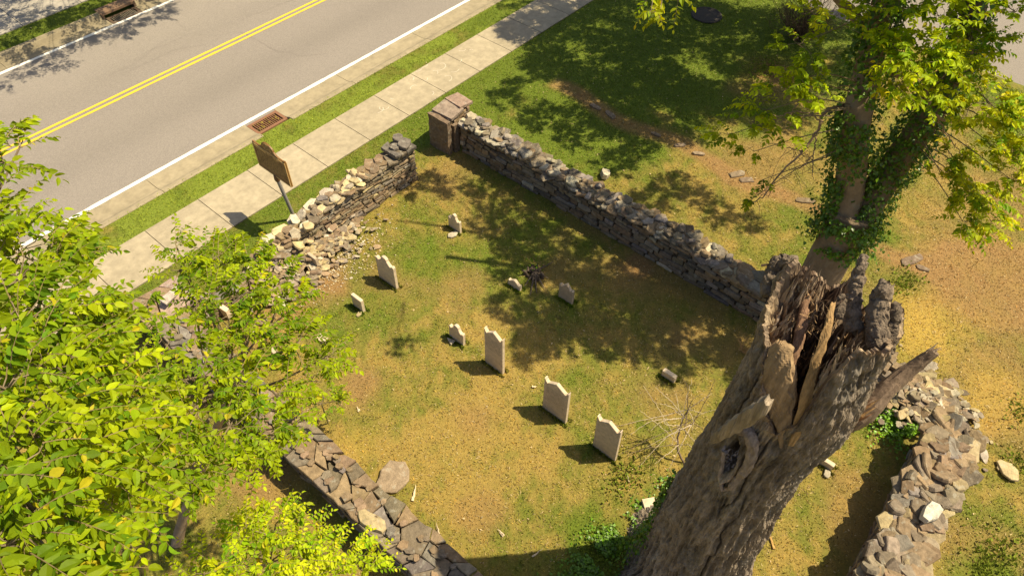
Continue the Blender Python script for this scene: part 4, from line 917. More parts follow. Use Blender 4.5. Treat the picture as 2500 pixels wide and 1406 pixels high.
ml, mt, tb = MB(), MB(), MB(); tube(tb, smoothpath([(11.5, 28.5, -.1), (11.4, 27.8, 2.5), (10.6, 25.6, 5.2)], 20), np.linspace(.25, .15, 20), 16, BK, bump=.05)
for (px, py, r, n) in ((0, 100, .7, 34), (60, 120, .6, 28), (120, 125, .5, 22), (60, 170, .35, 9), (140, 150, .3, 8), (200, 90, .5, 22), (240, 75, .4, 15), (320, 50, .6, 26), (380, 30, .4, 12), (400, 10, .35, 9), (300, 80, .3, 8), (0, 40, .9, 52), (100, 50, .9, 52), (180, 40, .8, 42), (260, 10, .9, 50), (60, -20, .9, 46), (160, -30, .9, 46), (340, -20, .7, 28), (-60, 60, .9, 40), (-60, 150, .6, 22), (-20, 0, .9, 40), (240, -60, .9, 36), (20, 200, .2, 4)):
    c = up_ray(px, py, U(3.6, 4.4)); cluster(ml, mt, c, (r, r, r*.5), int(n*2.6), .10, twigs=False, root=np.array([10.6, 25.6, 5.2]), centre=np.array([9.5, 24, 3.5]), rad=.012, L=(.25, .5), per=12, kind='B')
place(tb, 'trunk', M['bark2'], t8); place(mt, 'branches', M['twig'], t8); place(ml, 'crown', M['leaf'], t8)

# ---- dark brushy shrub, bare shrub, dead stump, ground ivy
def twiggy(name, label, base, n, H, col, spread, mat_='twig', r0=.008, seedpts=None, leafn=0):
    t = thing(name, label, 'shrub', base); mb = MB()
    for k in range(n):
        a = U(0, 6.3); d = np.array([math.cos(a)*U(.2, 1)*spread, math.sin(a)*U(.2, 1)*spread, U(.4, 1)*H]); s = np.array([U(-.1, .1), U(-.1, .1), 0])*spread
        q = [s, s+d*.35+rng.normal(0, .06, 3)*H, s+d*.7+rng.normal(0, .09, 3)*H, s+d]
        p = smoothpath(q, 12); tube(mb, p, np.linspace(r0*U(.6, 1.1), .0015, 12), 5, np.array(col)*U(.7, 1.25), cap=False)
        for b_ in range(random.choice([1, 2, 3])):
            i = random.randint(3, 9); e = p[i]+nrm(d+rng.normal(0, .9, 3)*np.linalg.norm(d)*.6)*U(.15, .5)*H
            tube(mb, smoothpath([p[i], (p[i]+e)/2+rng.normal(0, .03, 3), e], 6), np.linspace(r0*.4, .0012, 6), 4, np.array(col)*U(.7, 1.2), cap=False)
    mb.build('twigs', M['twig'], t)
    if leafn:
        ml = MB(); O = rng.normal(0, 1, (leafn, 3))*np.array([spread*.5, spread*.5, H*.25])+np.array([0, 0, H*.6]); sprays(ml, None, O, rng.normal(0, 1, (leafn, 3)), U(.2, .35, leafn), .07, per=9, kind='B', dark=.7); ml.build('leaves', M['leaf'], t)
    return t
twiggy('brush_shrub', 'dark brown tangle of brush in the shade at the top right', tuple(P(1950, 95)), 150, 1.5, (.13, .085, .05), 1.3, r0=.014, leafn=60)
# bare shrub with pale whips beside the stump
bs = thing('bare_shrub', 'bare shrub of thin pale whips growing at the left side of the broken trunk', 'shrub', tuple(P(1668, 1130))); mb = MB(); bb = P(1668, 1130)
def w2(ctrl, r0, r1, col):
    p = smoothpath([P(x, y, z)-bb for x, y, z in ctrl], 22); p[1:] += rng.normal(0, .006, (21, 3)); tube(mb, p, np.linspace(r0, r1, 22), 5, col, cap=False)
DKT, PLT = (.17, .12, .08), (.50, .40, .27)
w2([(1668, 1130, 0), (1655, 1090, .35), (1660, 1040, .7), (1680, 1000, 1.0)], .022, .012, DKT); w2([(1680, 1000, 1.0), (1672, 1050, .75), (1680, 1060, .6)], .01, .006, DKT)
ends = [(1665, 918, 1.7), (1690, 925, 1.6), (1600, 945, 1.3), (1570, 940, 1.35), (1745, 925, 1.6), (1740, 960, 1.4), (1620, 1025, 1.0), (1540, 1060, .8), (1530, 1110, .6), (1580, 1090, .7), (1720, 1010, 1.2), (1700, 1080, .9), (1730, 1060, 1.0), (1600, 1130, .5), (1560, 1140, .4), (1455, 1050, .5), (1500, 1115, .35), (1650, 960, 1.3), (1700, 1110, .8), (1630, 1150, .4), (1715, 960, 1.5), (1750, 1000, 1.3), (1610, 985, 1.2), (1560, 1000, 1.0), (1660, 1060, .9), (1690, 1050, 1.1), (1640, 1085, .7), (1590, 1050, .9)]
for k, (x, y, z) in enumerate(ends):
    s = [(1680, 1000, 1.0), (1662, 1040, .7), (1672, 1020, .85), (1657, 1085, .38), (1690, 1035, .8)][k % 5]; mid = ((s[0]+x)/2+U(-14, 14), (s[1]+y)/2+U(-16, 6), (s[2]+z)/2+.12)
    w2([s, mid, (x, y, z)], .0075, .003, PLT if k % 4 else DKT)
    for q in range(3): w2([mid, (mid[0]+(x-s[0])*.3+U(-25, 25), mid[1]+(y-s[1])*.3+U(-25, 25), mid[2]+U(-.05, .15))], .005, .002, PLT) if False else None
mb.build('whips', M['twig'], bs)
twiggy('bare_shrub', 'small orange brown dry shrub at the far end of the long wall', tuple(P(1815, 860)), 26, .7, (.40, .24, .10), .35, r0=.004)
# rotten stump in the enclosure
rs = thing('rotten_stump', 'small dark rotten stump with spreading roots in the tree shade', 'tree stump', tuple(P(1305, 668))); mb = MB()
for k in range(34):
    a = U(0, 6.3); r = U(.0, .2); h = U(.04, .15); tube(mb, smoothpath([(math.cos(a)*r, math.sin(a)*r, -.03), (math.cos(a)*r*1.1, math.sin(a)*r, h*.6), (math.cos(a)*r*1.2+U(-.04, .04), math.sin(a)*r+U(-.04, .04), h)], 7), np.linspace(.045, .015, 7), 7, np.array([.10, .075, .055])*U(.6, 1.3), bump=.02, bfreq=20)
mb.build('decayed_wood', M['bark'], rs); mb = MB()
for (px, py) in ((1280, 700), (1295, 720), (1330, 705), (1350, 640), (1275, 660), (1310, 715), (1340, 680)):
    e = P(px, py)-P(1305, 668); tube(mb, smoothpath([(0, 0, .08), e*.5+np.array([0, 0, .04]), e+np.array([0, 0, .005])], 9), np.linspace(.028, .008, 9), 6, (.16, .12, .085))
mb.build('roots', M['bark'], rs)
ml = MB(); n = 60; O = rng.normal(0, .12, (n, 3))+np.array([.12, .12, .12]); leaves(ml, O, rng.normal(0, 1, (n, 3)), np.array([0, 0, 1.])+rng.normal(0, .4, (n, 3)), U(.04, .07, n), MG*U(.8, 1.3, (n, 1)), 'B'); tag(ml.build('sprouts', M['leaf'], rs), kind='stuff')

def ground_leaves(mb, cx, cy, rx, ry, n, size, tone=1., zt=.12):
    p = rng.normal(0, .5, (n, 2)); x, y = cx+p[:, 0]*rx, cy+p[:, 1]*ry
    k = fbm(x*3, y*3, 3, 3) > .38; x, y = x[k], y[k]; n = len(x)
    z = rng.random(n)*zt*np.exp(-((x-cx)/rx)**2-((y-cy)/ry)**2)+.015
    leaves(mb, np.c_[x, y, z], rng.normal(0, 1, (n, 3))*np.array([1, 1, .25]), np.array([0, 0, 1.])+rng.normal(0, .35, (n, 3)), U(.6, 1.2, n)*size, (DG*1.2+(MG*1.5-DG)*rng.random((n, 1)))*tone, 'I')
mb = MB(); c = P(2190, 1010); ground_leaves(mb, c[0], c[1], .62, .40, 2300, .055, 1.25, .25); c = P(2215, 1050); ground_leaves(mb, c[0], c[1], .4, .22, 800, .055, 1.25, .3)
tag(mb.build('ground_ivy', M['ivy']), 'bright patch of ground ivy against the corner rubble', 'ground ivy', kind='stuff')
mb = MB()
for (px, py, rx, ry, n) in ((1500, 1330, .75, .4, 1500), (1620, 1260, .35, .3, 700), (1440, 1380, .8, .35, 1100), (1560, 1300, .5, .3, 900), (1650, 1200, .22, .3, 500)):
    c = P(px, py); ground_leaves(mb, c[0], c[1], rx, ry, n, .05, .9, .12)
tag(mb.build('ground_ivy', M['ivy']), 'dark ivy spreading over the ground at the left foot of the broken trunk', 'ground ivy', kind='stuff')
# ---------------------------------------------------------------- the broken trunk
t9 = thing('broken_trunk', 'huge hollow broken trunk with splintered top and deeply furrowed bark, right of centre', 'tree trunk', (4.9, .5, 0))
def tcx(z): return np.interp(z, [0, 3, 5, 7, 8], [4.86, 4.90, 4.95, 5.02, 5.05])
def tcy(z): return np.interp(z, [0, 2, 4, 5, 6, 7, 8], [.42, .52, .50, .46, .40, .42, .44])
def trr(z): return np.interp(z, [-.2, 0, 1, 2, 3, 4, 5, 6, 7, 8], [.88, .84, .72, .64, .60, .565, .55, .56, .53, .50])
KT = [0, 8, 14, 24, 40, 62, 75, 88, 100, 120, 135, 152, 166, 180, 190, 200, 206, 214, 228, 245, 262, 278, 292, 305, 318, 326, 332, 338, 346, 353, 357, 360]
KE = [6.95, 6.90, 6.75, 6.70, 6.82, 6.95, 7.16, 7.10, 6.92, 6.72, 6.55, 6.25, 6.02, 5.82, 5.68, 5.95, 6.65, 6.98, 7.06, 6.98, 6.92, 6.85, 6.80, 6.92, 6.95, 6.80, 6.90, 6.80, 6.62, 6.60, 6.85, 6.95]
NTH, NZ = 760, 620
th = np.linspace(0, 2*np.pi, NTH, endpoint=False); deg = np.degrees(th)
E0 = np.interp(deg, KT, KE)+.05*(ridge(th*8, th*0+2.2, 0, 3)-.5)+.05*(vn(deg*.45, deg*0+8)-.5)*(1-.6*sst(150, 175, deg)*(1-sst(200, 215, deg)))
s = np.linspace(0, 1, NZ)[:, None]; TH = np.broadcast_to(th[None], (NZ, NTH)); Zt = -.15+(E0[None]+.15)*s
ct, st_ = np.cos(TH), np.sin(TH)
R = trr(Zt)
lob = .5+.5*np.cos(TH*5+.6+1.1*np.sin(TH*2))
R = R+(.14+.62*lob)*np.exp(-np.clip(Zt+.1, 0, 9)/.42)+.10*lob*np.exp(-np.clip(Zt, 0, 9)/1.3)
R = R+.10*(fbm(ct*2.1+5, st_*2.1+5, Zt*.55, 3)-.5)
f = 9.; tw = Zt*.10
wx = (fbm(ct*3+9, st_*3+4, Zt*1.1, 2)-.5)*.9
rid = ridge(ct*R*f*1.5+wx*1.4+7, st_*R*f*1.5+wx*1.4+3, Zt*f*.32, 2); rid2 = ridge(ct*R*24+1, st_*R*24+5, Zt*6.5, 2)
near_top = sst(.9, .15, E0[None]-Zt)
low = sst(5.2, 3.6, Zt); rid3 = ridge(ct*R*12+wx*1.8+17, st_*R*12+wx*1.8+9, Zt*1.5, 2)
R = R+(.060*(1-low))*(rid-.62)+.12*low*(rid3-.62)+.036*(rid2-.5)+.020*(ridge(ct*R*48+1, st_*R*48+5, Zt*16, 2)-.5)+.05*near_top*(fbm(ct*9+1, st_*9+1, Zt*7, 3)-.5)
# lumps and burls
def tl(tdeg, z0, at, az): 
    d = (TH-math.radians(tdeg)+np.pi) % (2*np.pi)-np.pi; return d*R/at, (Zt-z0)/az
a, b = tl(196, 5.25, .13, .22); R = R+.055*np.exp(-a*a-b*b)
a, b = tl(78, 6.9, .28, .25); R = R+.09*np.exp(-a*a-b*b)
a, b = tl(308, 6.75, .16, .5); R = R+.07*np.exp(-a*a-b*b)
a, b = tl(333, 6.8, .13, .4); R = R+.06*np.exp(-a*a-b*b)
a, b = tl(262, 5.5, .22, .5); R = R+.08*np.exp(-a*a-b*b)
a, b = tl(140, 3.1, .22, .5); R = R+.07*np.exp(-a*a-b*b)
# hollow with a raised lip
a, b = tl(168, 4.93, .095, .34); a = a+.25*b; dd = np.sqrt(a*a+b*b)+.25*(vn(ct*8, st_*8, Zt*6)-.5)
hole = 1-sst(.72, 1.0, dd); lip = np.exp(-((dd-1.2)/.2)**2)*(.35+.65*sst(-.6, .8, a))
R = R-.30*hole*(1-.45*sst(.1, -.8, b))+.085*lip*(1-.4*sst(.3, 1, b))
# long cracks
col = np.empty((NZ, NTH, 3)); 
tone = .82+.5*(fbm(ct*2+3, st_*2+9, Zt*.8, 3)-.3)+.95*(rid*(1-low)+rid3*low-.62)  # furrow shade put into the bark colour: ridges lighter, crevices darker
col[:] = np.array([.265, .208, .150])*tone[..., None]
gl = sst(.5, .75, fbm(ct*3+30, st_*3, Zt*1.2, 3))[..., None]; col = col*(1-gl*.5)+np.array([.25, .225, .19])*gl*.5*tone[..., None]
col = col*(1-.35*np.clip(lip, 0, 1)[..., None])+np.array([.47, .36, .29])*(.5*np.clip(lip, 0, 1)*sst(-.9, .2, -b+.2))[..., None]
hc = np.array([.30, .23, .18]); col = np.where(hole[..., None] > .3, hc*(.35+.65*sst(.1, -.7, b))[..., None], col)  # shade of the hollow put into its colour, deepest towards the top
for (cdeg, z0, z1, dep) in ((190, 3.8, 5.6, .04), (204, 1.9, 4.4, .035), (150, 5.1, 6.3, .03)):
    cz = cdeg+8*(fbm(Zt*2.3, Zt*0+cdeg, 0, 4)-.5)*2; d = ((deg[None]-cz)*np.pi/180)*R; k = sst(z0-.2, z0+.2, Zt)*(1-sst(z1-.2, z1+.2, Zt))
    g = np.exp(-(d/.011)**2)*k; R = R-dep*g; col = col*(1-.55*g[..., None])  # groove also darkened in the colour, as crevice shade
# torn tan edge where the bark ends
edge = sst(.09, .01, E0[None]-Zt)[..., None]; col = col*(1-edge*.7)+np.array([.36, .24, .15])*edge*.7
Xs, Ys = tcx(Zt)+R*ct, tcy(Zt)+R*st_
tm = MB(); i = (np.arange(NZ-1)[:, None]*NTH+np.arange(NTH)[None]).ravel(); j = (np.arange(NZ-1)[:, None]*NTH+(np.arange(NTH)[None]+1) % NTH).ravel()
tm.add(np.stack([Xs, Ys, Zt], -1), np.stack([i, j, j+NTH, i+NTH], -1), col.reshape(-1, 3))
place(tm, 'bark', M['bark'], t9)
# inner wood: from the rim down into the hollow
NI = 150; u = np.linspace(0, 1, NI)[:, None]; ZF = 5.15
Zi = E0[None]-.004-(E0[None]-ZF)*u; THi = np.broadcast_to(th[None], (NI, NTH)); ci, si = np.cos(THi), np.sin(THi)
back = .5+.5*np.cos(THi-.5)
thick = .045+(.10+.15*back)*sst(0, .35, u)+.10*sst(.5, 1, u)
gr_ = ridge(ci*9+2, si*9+7, Zi*.8, 3); gr2 = ridge(ci*22, si*22, Zi*2.2, 2)
Rt = R[-1][None]*(1-sst(0, .1, u))+trr(Zi)*sst(0, .1, u)
Ri = np.clip(Rt-thick+.10*(gr_-.5)*sst(0, .12, u)+.035*(gr2-.5)*sst(0, .05, u), .03, 2); Ri[0] = R[-1]-.004
Ri = Ri*(1-.9*sst(.93, 1, u))
wt = fbm(ci*4+50, si*4, Zi*.9, 3)[..., None]; w1, w2_, w3 = np.array([.235, .17, .115]), np.array([.42, .31, .19]), np.array([.085, .05, .03])
wc = w1+(w2_-w1)*sst(.45, .65, wt); wc = wc+(w3-wc)*sst(.52, .68, fbm(ci*3+9, si*3+70, Zi*1.4, 3))[..., None]*.8
wc = wc*(.7+.6*gr2[..., None])
tm = MB(); i = (np.arange(NI-1)[:, None]*NTH+np.arange(NTH)[None]).ravel(); j = (np.arange(NI-1)[:, None]*NTH+(np.arange(NTH)[None]+1) % NTH).ravel()
tm.add(np.stack([tcx(Zi)+Ri*ci, tcy(Zi)+Ri*si, Zi], -1), np.stack([i, i+NTH, j+NTH, j], -1), wc.reshape(-1, 3))
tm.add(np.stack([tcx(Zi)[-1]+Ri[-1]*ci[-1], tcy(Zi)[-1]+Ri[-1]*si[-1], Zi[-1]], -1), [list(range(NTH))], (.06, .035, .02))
place(tm, 'hollow_wood', M['wood'], t9)
# splinters round the rim
sm = MB()
def shard(mb, b0, tip, w0, t0, col, n=7):
    b0, tip = np.array(b0, float), np.array(tip, float); ax = tip-b0; sd = nrm(np.cross(ax, rng.normal(0, 1, 3))); tk = nrm(np.cross(ax, sd)); V = []
    for k in range(n):
        q = k/(n-1); w_ = w0*(1-q**1.6)*U(.75, 1.15)+.001; t_ = t0*(1-q)*U(.8, 1.1)+.001; c_ = b0+ax*q+rng.normal(0, .004, 3)
        V += [c_+sd*w_+tk*t_, c_-sd*w_+tk*t_*.6, c_-sd*w_*.9-tk*t_, c_+sd*w_*.8-tk*t_]
    f_ = np.array([[k*4+a_, k*4+(a_+1) % 4, k*4+4+(a_+1) % 4, k*4+4+a_] for k in range(n-1) for a_ in range(4)])
    mb.add(V, f_, col); mb.add(V[-4:], [[0, 1, 2, 3]], col)
wcols = [np.array([.31, .22, .14]), np.array([.44, .33, .22]), np.array([.21, .145, .10]), np.array([.38, .28, .20]), np.array([.12, .08, .055])]
for k in range(240):
    d_ = random.choice([U(0, 140), U(300, 375), U(20, 100), U(60, 120), U(205, 230)]) % 360; q = math.radians(d_); e = np.interp(d_, KT, KE); zz = e-U(.0, .28)-.1
    r_ = trr(zz)-U(.05, .22); x, y = tcx(zz)+r_*math.cos(q), tcy(zz)+r_*math.sin(q); h = U(.08, .26)*(1.3 if random.random() < .15 else .9)
    shard(sm, (x, y, zz-.08), (x+U(-.05, .05), y+U(-.05, .05), zz+h), U(.006, .030), U(.004, .014), random.choice(wcols)*U(.8, 1.2))
for k in range(120):     # inside, on the floor and back wall of the hollow
    q = U(-1.6, 2.2); zz = U(5.5, 6.5); r_ = trr(zz)-U(.2, .4); x, y = tcx(zz)+r_*math.cos(q), tcy(zz)+r_*math.sin(q)
    shard(sm, (x, y, zz-.15), (x-U(-.03, .12)*math.cos(q), y-U(-.03, .12)*math.sin(q), zz+U(.05, .4)), U(.008, .035), U(.006, .018), random.choice(wcols)*U(.7, 1.15))
for k in range(70):      # hair-thin torn fibres
    q = U(-.6, 2.0); zz = U(6.0, 6.9); r_ = trr(zz)-U(.12, .3); p0_ = np.array([tcx(zz)+r_*math.cos(q), tcy(zz)+r_*math.sin(q), zz]); d_ = nrm(np.array([-math.cos(q)+U(-.6, .6), -math.sin(q)+U(-.6, .6), U(-.4, 1.)]))*U(.08, .28)
    tube(sm, smoothpath([p0_, p0_+d_*.5+rng.normal(0, .025, 3), p0_+d_], 7), .0028, 4, (.52, .33, .17), cap=False)
tag(place(sm, 'splinters', M['wood'], t9), kind='stuff')
def PX(px, py, X): 
    d = AF+AR*(px-1250)/F-AU*(py-703)/F; return CAMP+d*(X/d[0])
def board(name, rows, th_=.05, bulge=.03, colr=(.46, .32, .17), grain=.024):
    """rows: (pxL, pyL, pxR, pyR, X) top to bottom; a split board with grain, real thickness"""
    n = 14; m_ = 46; rr = np.array(rows, float); t = np.linspace(0, len(rr)-1, m_); rw = np.stack([np.interp(t, range(len(rr)), rr[:, k]) for k in range(5)], 1)
    V = np.zeros((m_, n, 3)); 
    for a_ in range(m_):
        A, B = PX(rw[a_, 0], rw[a_, 1], rw[a_, 4]), PX(rw[a_, 2], rw[a_, 3], rw[a_, 4]+.02)
        for b_ in range(n):
            u_ = (b_/(n-1)-.5)*(1+.22*(vn(a_*.35+b_*0., rr[0, 0]+(b_ > n/2)*9)-.5)*2)+.5; V[a_, b_] = A+(B-A)*u_; V[a_, b_, 0] -= bulge*(1-(2*u_-1)**2)
    gg = ridge(V[..., 1]*22+3, V[..., 0]*0+1.7, V[..., 2]*1.2, 3)-.5; V[..., 0] -= gg*grain*2; V[..., 2] += (ridge(V[..., 1]*30, V[..., 1]*0, 0, 2)-.5)*.05*np.exp(-np.arange(m_)/2.)[:, None]
    K = V.copy(); K[..., 0] += th_; mb = MB(); i = (np.arange(m_-1)[:, None]*n+np.arange(n-1)[None]).ravel(); N = m_*n
    cc = (np.array(colr)*(1+.9*(fbm(V[..., 1]*14+2, V[..., 2]*1.1, 3, 4)-.5)+.5*gg)[..., None]).reshape(-1, 3)
    F1 = np.stack([i, i+n, i+n+1, i+1], -1); F2 = F1[:, ::-1]+N
    per = [(0, b_, 0, b_+1) for b_ in range(n-1)]+[(m_-1, b_+1, m_-1, b_) for b_ in range(n-1)]+[(a_+1, 0, a_, 0) for a_ in range(m_-1)]+[(a_, n-1, a_+1, n-1) for a_ in range(m_-1)]
    F3 = np.array([[a_*n+b_, c_*n+d_, c_*n+d_+N, a_*n+b_+N] for a_, b_, c_, d_ in per])
    mb.add(np.vstack([V.reshape(-1, 3), K.reshape(-1, 3)]), np.concatenate([F1, F2, F3]), np.vstack([cc, cc]))
    return place(mb, name, M['wood'], t9)
TAN = (.29, .195, .105)
board('split_board', [(1896, 836, 1914, 834, 4.62), (1880, 850, 1926, 852, 4.60), (1868, 885, 1931, 893, 4.55), (1856, 935, 1930, 950, 4.50), (1862, 985, 1928, 1010, 4.46), (1895, 1040, 1920, 1050, 4.44), (1905, 1085, 1915, 1088, 4.44)], colr=TAN)
board('split_board', [(1925, 885, 1934, 886, 4.60), (1922, 905, 1944, 905, 4.58), (1916, 950, 1942, 955, 4.54), (1912, 1010, 1936, 1015, 4.48), (1912, 1060, 1926, 1062, 4.45)], th_=.04, bulge=.015, colr=(.27, .18, .10))
board('split_board', [(2028, 742, 2036, 742, 4.95), (2004, 820, 2024, 825, 4.80), (1980, 880, 2002, 885, 4.66), (1958, 960, 1984, 968, 4.54), (1938, 1040, 1966, 1046, 4.46), (1925, 1085, 1940, 1088, 4.42)], th_=.04, bulge=.01, colr=(.33, .205, .09))
board('split_board', [(1893, 690, 1906, 692, 5.10), (1880, 745, 1908, 750, 4.98), (1868, 810, 1892, 815, 4.82), (1856, 865, 1872, 868, 4.70), (1845, 920, 1858, 924, 4.60), (1842, 950, 1850, 952, 4.56)], th_=.05, bulge=.015, colr=(.23, .16, .10))
board('split_board', [(1872, 726, 1879, 728, 5.0), (1866, 800, 1877, 803, 4.84), (1850, 880, 1862, 884, 4.66), (1838, 940, 1848, 944, 4.54)], th_=.05, bulge=.0, colr=(.28, .195, .13))
board('split_board', [(1925, 715, 1938, 716, 5.12), (1914, 780, 1934, 784, 4.98), (1902, 840, 1922, 845, 4.84), (1894, 880, 1906, 884, 4.76)], th_=.06, bulge=.02, colr=(.15, .10, .07))
board('split_board', [(1955, 730, 1972, 726, 5.1), (1946, 790, 1968, 795, 4.95), (1930, 860, 1948, 866, 4.8), (1925, 900, 1936, 904, 4.74)], th_=.06, bulge=.02, colr=(.24, .14, .085))
# peeled plank leaning out over the knot hole
board('peeled_plank', [(1868, 975, 1880, 988, 4.10), (1845, 985, 1868, 1012, 4.10), (1815, 1005, 1838, 1035, 4.13), (1780, 1030, 1800, 1058, 4.17), (1752, 1050, 1768, 1072, 4.22), (1733, 1068, 1745, 1080, 4.27)], th_=.09, bulge=.02, colr=(.26, .205, .145))
mb = MB(); lp = smoothpath([PX(1800, 1048, 4.36), PX(1826, 1056, 4.33), PX(1838, 1092, 4.31), PX(1822, 1140, 4.30), PX(1790, 1182, 4.30), PX(1764, 1196, 4.31)], 60)
tube(mb, lp, np.interp(np.linspace(0, 1, 60), [0, .25, .6, 1], [.02, .045, .038, .012]), 24, (.33, .255, .20), bump=.07, bfreq=18)
lp = smoothpath([PX(1764, 1196, 4.31), PX(1758, 1165, 4.33), PX(1765, 1130, 4.36), PX(1768, 1100, 4.38)], 40); tube(mb, lp, np.linspace(.012, .022, 40), 18, (.40, .31, .26), bump=.03, bfreq=30)
for k in range(30):
    a_ = PX(U(1764, 1800), U(1100, 1185), 4.36)+rng.normal(0, .006, 3); shard(mb, a_, a_+np.array([.05, U(-.03, .03), U(.02, .09)]), .012, .008, np.array([.38, .31, .29])*U(.6, 1.1))
place(mb, 'callus_lip', M['bark'], t9)
# torn side limb pointing right
mb = MB(); p = smoothpath([(5.25, .0, 5.0), P(2105, 1010, 5.45), P(2160, 955, 5.7), P(2225, 900, 5.95), P(2283, 858, 6.2)], 34); tube(mb, p, np.interp(np.linspace(0, 1, 34), [0, .3, .8, 1], [.13, .095, .06, .03]), 22, (.20, .14, .095), bump=.05, bfreq=22, stretch=.12)
for k in range(14):
    q = p[-3]+rng.normal(0, .02, 3); shard(mb, q, q+(p[-1]-p[-4])*U(.6, 1.3)+rng.normal(0, .015, 3), .02, .01, random.choice(wcols))
for k in range(18):
    q = p[8]+np.array([-.09, .05, .10])+rng.normal(0, .04, 3); shard(mb, q-(p[9]-p[3])*.5, q+(p[12]-p[6])*U(.3, 1.), .025, .012, (np.array([.50, .30, .13]) if k % 2 else np.array([.30, .15, .07])))
place(mb, 'torn_limb', M['wood'], t9)
# ivy up the shaded left side
mv = MB(); n = 1500; zz = U(0, 3.4, n)**1.0; q = np.radians(rng.normal(104, 13, n)-zz*3); r_ = trr(zz)+.03+U(0, .10, n)+.45*np.exp(-zz/.5)
keep = fbm(q*4, zz*1.6, 2, 3) > .36+.07*zz; zz, q, r_ = zz[keep], q[keep], r_[keep]; n = len(zz); d = np.stack([np.cos(q), np.sin(q), q*0], -1)
leaves(mv, np.c_[tcx(zz), tcy(zz), zz]+d*r_[:, None], rng.normal(0, .5, (n, 3))+d*.5-np.array([0, 0, .6]), d+rng.normal(0, .4, (n, 3)), U(.6, 1.2, n)*.06, DG*1.1+(MG*1.2-DG)*rng.random((n, 1))**1.5, 'I')
tag(mv.build('ivy', M['ivy']), 'thin ivy climbing the left side of the broken trunk', 'ivy')

# lumpy grey bark teeth standing on the rim
def tooth(ctrl, r0, r1, col, bump=.05):
    bump *= .9
    mb = MB(); n = 120; p = smoothpath(ctrl, n); p[2:] += (np.stack([fbm(np.arange(n)*.17+q, np.zeros(n)+q, 0, 2) for q in (3, 9, 15)], 1)[2:]-.5)*.05
    rr = np.linspace(r0*1.15, r1, n)*(1+.22*(fbm(np.arange(n)*.1+r0*99, np.zeros(n), 0, 2)-.5)); rr[-3:] *= [.85, .6, .25]
    tube(mb, p, rr*.62, 64, col, bump=bump, bfreq=34, stretch=.25)
    for k in range(70):
        q = p[random.randint(n//5, n-1)]+rng.normal(0, r0*.42, 3); d_ = nrm(p[-1]-p[n//2]+rng.normal(0, .06, 3)); shard(mb, q-d_*.12, q+d_*U(.05, .15), U(.010, .030), .012, (random.choice(wcols) if k % 3 == 0 else np.asarray(col))*U(.7, 1.15)); return place(mb, 'bark_spur', M['bark'], t9)
GB = np.array([.235, .18, .13])
tooth([PX(2085, 800, 5.15), PX(2082, 745, 5.25), PX(2092, 690, 5.32), PX(2112, 622, 5.42)], .10, .045, GB*1.1, .05)
tooth([PX(2150, 850, 5.1), PX(2140, 780, 5.2), PX(2150, 725, 5.28), PX(2163, 695, 5.32)], .13, .085, GB, .05)
tooth([PX(2165, 850, 5.15), PX(2175, 800, 5.25), PX(2192, 745, 5.35)], .075, .05, GB*.75, .06)
tooth([PX(1880, 720, 5.1), PX(1888, 665, 5.25), PX(1905, 640, 5.3), PX(1945, 638, 5.33)], .11, .07, GB*.9, .05)
tooth([PX(2050, 770, 5.0), PX(2052, 740, 5.1), PX(2058, 722, 5.15)], .05, .025, GB*.7, .03)

# ---------------------------------------------------------------- mown grass and litter
def inview(x, y, mrg=40):
    px, py = proj(np.stack([x, y, x*0], -1)); return (px > -mrg) & (px < 2500+mrg) & (py > -mrg) & (py < 1406+mrg)
def sample(n):
    x, y = U(-3, 30, n), U(-5, 28, n); k = inview(x, y); x, y = x[k], y[k]
    jag = .09*(fbm(x*3, y*3, 3, 3)-.5)
    pave = ((y > 12.72+jag) & (y < 14.08+jag*1.5)) | ((y > 15.0+jag) & (y < 23.9)) | (y > 24.84) | ((x > 23.1) & (y < 7.7))
    wall = ((x > 10.52) & (x < 11.06) & (y > -.4) & (y < 11.2)) | ((x > 2.08) & (x < 2.68) & (y < 11.3)) | ((y > 10.68) & (y < 11.14) & (x > 6.3) & (x < 8.98)) | ((y < -1.4) & (y > -2.3) & (x < 10)) | ((x > 10.2) & (x < 11.3) & (y > 10.7) & (y < 11.45))
    k = ~pave & ~wall; return x[k], y[k]
def blades(n, Lr, wr, tilt, cf, thin=None, z0=0.):
    x, y = sample(n)
    if thin is not None: k = rng.random(len(x)) < thin(x, y); x, y = x[k], y[k]
    n = len(x); a = U(0, 2*np.pi, n); L = U(*Lr, n)*(.35+1.3*fbm(x*9, y*9, 1, 2)); wd = U(*wr, n); t = U(*tilt, n)
    d = np.stack([np.cos(a)*np.sin(t), np.sin(a)*np.sin(t), np.cos(t)], -1); s = np.stack([-np.sin(a), np.cos(a), a*0], -1)*wd[:, None]
    b = np.stack([x, y, gz(x, y)+z0], -1); m2 = b+d*L[:, None]*.55+np.array([0, 0, .0]); tip = b+d*L[:, None]; tip[:, 2] -= L*.18
    v = np.stack([b-s, b+s, m2+s*.8, tip, m2-s*.8], 1).reshape(-1, 3); o = (np.arange(n)*5)[:, None]
    c = cf(x, y, n); mb.add(v, np.array([[0, 1, 2, 4]])+o, np.repeat(c, 5, 0)); k0 = mb.k-5*n
    f = (np.array([[4, 2, 3]])+o)+k0; mb.f.append(f.ravel()); mb.n.append(np.full(n, 3))
mb = MB()
def cf(x, y, n):
    c = gcol(x, y); br = np.clip(rng.normal(1.08, .33, (n, 1)), .3, 2.4); h = rng.normal(0, .10, (n, 1)); return np.clip(c*br*np.concatenate([1+h, 1+h*.2, 1-h], 1), .004, .95)
def dens(x, y):
    c = gcol(x, y); g = c[:, 1]/(c[:, 0]+1e-6); return np.clip(.35+1.1*(g-.5), .14, 1)*(1-.75*sst(.45, .6, c[:, 0]))
